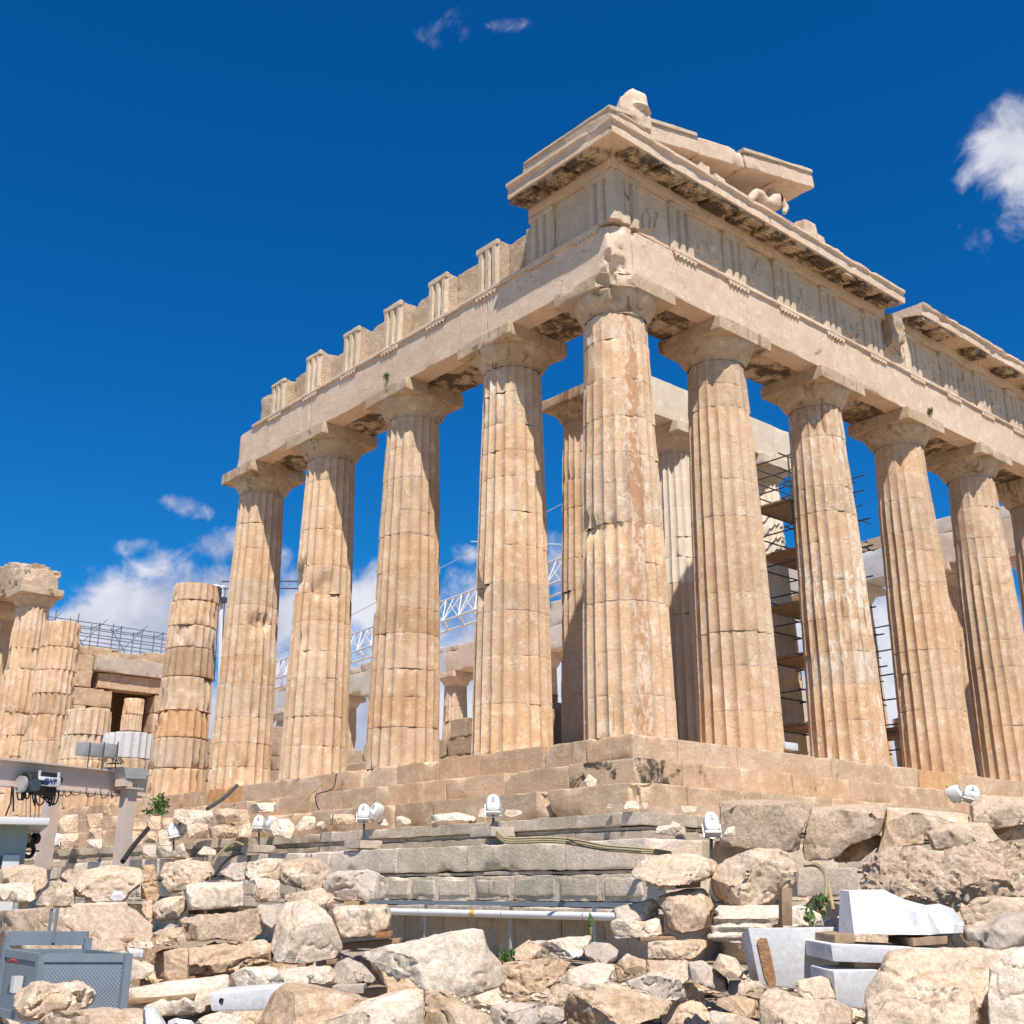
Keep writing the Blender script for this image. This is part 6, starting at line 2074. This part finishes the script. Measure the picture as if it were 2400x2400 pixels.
rr = random.Random(21)
m = MB()
spots = [(zp(3, x, y), d, s) for (x, y, d, s) in ((1330, 1860, 9.6, .5), (1230, 1880, 9.4, .4), (1450, 1820, 10.0, .4), (1120, 1880, 9.2, .35), (1560, 1890, 9.3, .35), (60, 1700, 11.0, .4), (250, 1700, 10.9, .3), (1300, 1780, 10.4, .4), (1700, 1850, 9.4, .3), (-300, 1900, 9.2, .3))] + [(zp(1, x, y), d, s) for (x, y, d, s) in ((1260, 1790, 10.6, .4), (1700, 1780, 10.1, .15), (1100, 1850, 9.6, .3))]
for (pp, d, s) in spots:
    c = at(pp[0], 2084, d)
    for _ in range(170):
        x, y = c[0] + rr.gauss(0, s * .8), c[1] + rr.gauss(0, s * .8)
        z = float(ground_z(x, y)) + .02
        L = rr.uniform(.08, .30)
        a = rr.uniform(0, 6.28); w = rr.uniform(.1, .5)
        dx, dy = math.cos(a) * w * L, math.sin(a) * w * L
        b = .004
        m.add([(x - b, y, z), (x + b, y, z), (x + dx * .4 + b, y + dy * .4, z + L * .6), (x + dx * .4 - b, y + dy * .4, z + L * .6)], [(0, 1, 2, 3)])
        m.add([(x + dx * .4 - b, y + dy * .4, z + L * .6), (x + dx * .4 + b, y + dy * .4, z + L * .6), (x + dx, y + dy, z + L)], [(0, 1, 2)])
tag(m.build('dry_grass', M['straw'], base=(0, 0, -4), smooth=0), 'dry straw coloured grass between the stones', 'grass', kind='stuff')

# ------------------------------------------------------------------ statue left in the pediment corner
def skin_figure(pts, edges, label):
    me = bpy.data.meshes.new('tmp')
    me.from_pydata([p[:3] for p in pts], edges, [])
    o = bpy.data.objects.new('tmp', me)
    COL.objects.link(o)
    md = o.modifiers.new('s', 'SKIN')
    for i, p in enumerate(pts):
        me.skin_vertices[0].data[i].radius = (p[3] * 1.45, (p[4] if len(p) > 4 else p[3]) * 1.45)
    me.skin_vertices[0].data[0].use_root = True
    sd = o.modifiers.new('u', 'SUBSURF'); sd.levels = 2
    dg = bpy.context.evaluated_depsgraph_get(); dg.update()
    r = bpy.data.meshes.new_from_object(o.evaluated_get(dg))
    V = np.array([v.co[:] for v in r.vertices]); F = [tuple(p.vertices) for p in r.polygons]
    bpy.data.objects.remove(o)
    V += np.stack([fbm(V + s, 7, 3, s) for s in range(3)], 1) * .018
    m = MB(); m.add(V, F)
    st = m.build('statue', M['entab'], smooth=60)
    return tag(st, label, 'statue')


X0, Y0, Z0 = 1.22, 4.75, 13.82
pts = [(X0, Y0, Z0 + .22, .20), (X0, Y0 + .16, Z0 + .48, .19), (X0, Y0 + .28, Z0 + .78, .24, .18), (X0, Y0 + .30, Z0 + .98, .09), (X0 + .02, Y0 + .24, Z0 + 1.16, .13, .11),
       (X0 + .16, Y0 - .35, Z0 + .42, .14), (X0 + .18, Y0 - .62, Z0 + .62, .10), (X0 + .18, Y0 - .95, Z0 + .22, .07), (X0 + .18, Y0 - 1.15, Z0 + .10, .06),
       (X0 - .14, Y0 - .42, Z0 + .24, .13), (X0 - .12, Y0 - .85, Z0 + .16, .09), (X0 - .10, Y0 - 1.3, Z0 + .10, .06),
       (X0 + .24, Y0 + .30, Z0 + .80, .08), (X0 + .34, Y0 + .42, Z0 + .48, .065), (X0 + .36, Y0 + .25, Z0 + .22, .05),
       (X0 - .24, Y0 + .30, Z0 + .80, .08), (X0 - .30, Y0 - .05, Z0 + .78, .06), (X0 - .25, Y0 - .35, Z0 + .92, .05)]
ed_ = [(0, 1), (1, 2), (2, 3), (3, 4), (0, 5), (5, 6), (6, 7), (7, 8), (0, 9), (9, 10), (10, 11), (2, 12), (12, 13), (13, 14), (2, 15), (15, 16), (16, 17)]
skin_figure(pts, ed_, 'weathered reclining nude statue under the slanting cornice at the corner')
# small white sign box on the front step
m = MB(); p = onp(1846, 1752, 0, .75)
m.box(p - np.array([.12, .24, .06]), p + np.array([.12, .24, .10]))
o = m.build('junction_box', M['plastic']); bevel_mesh(o, .02)
tag(o, 'small white box on the top step between two front columns', 'box')
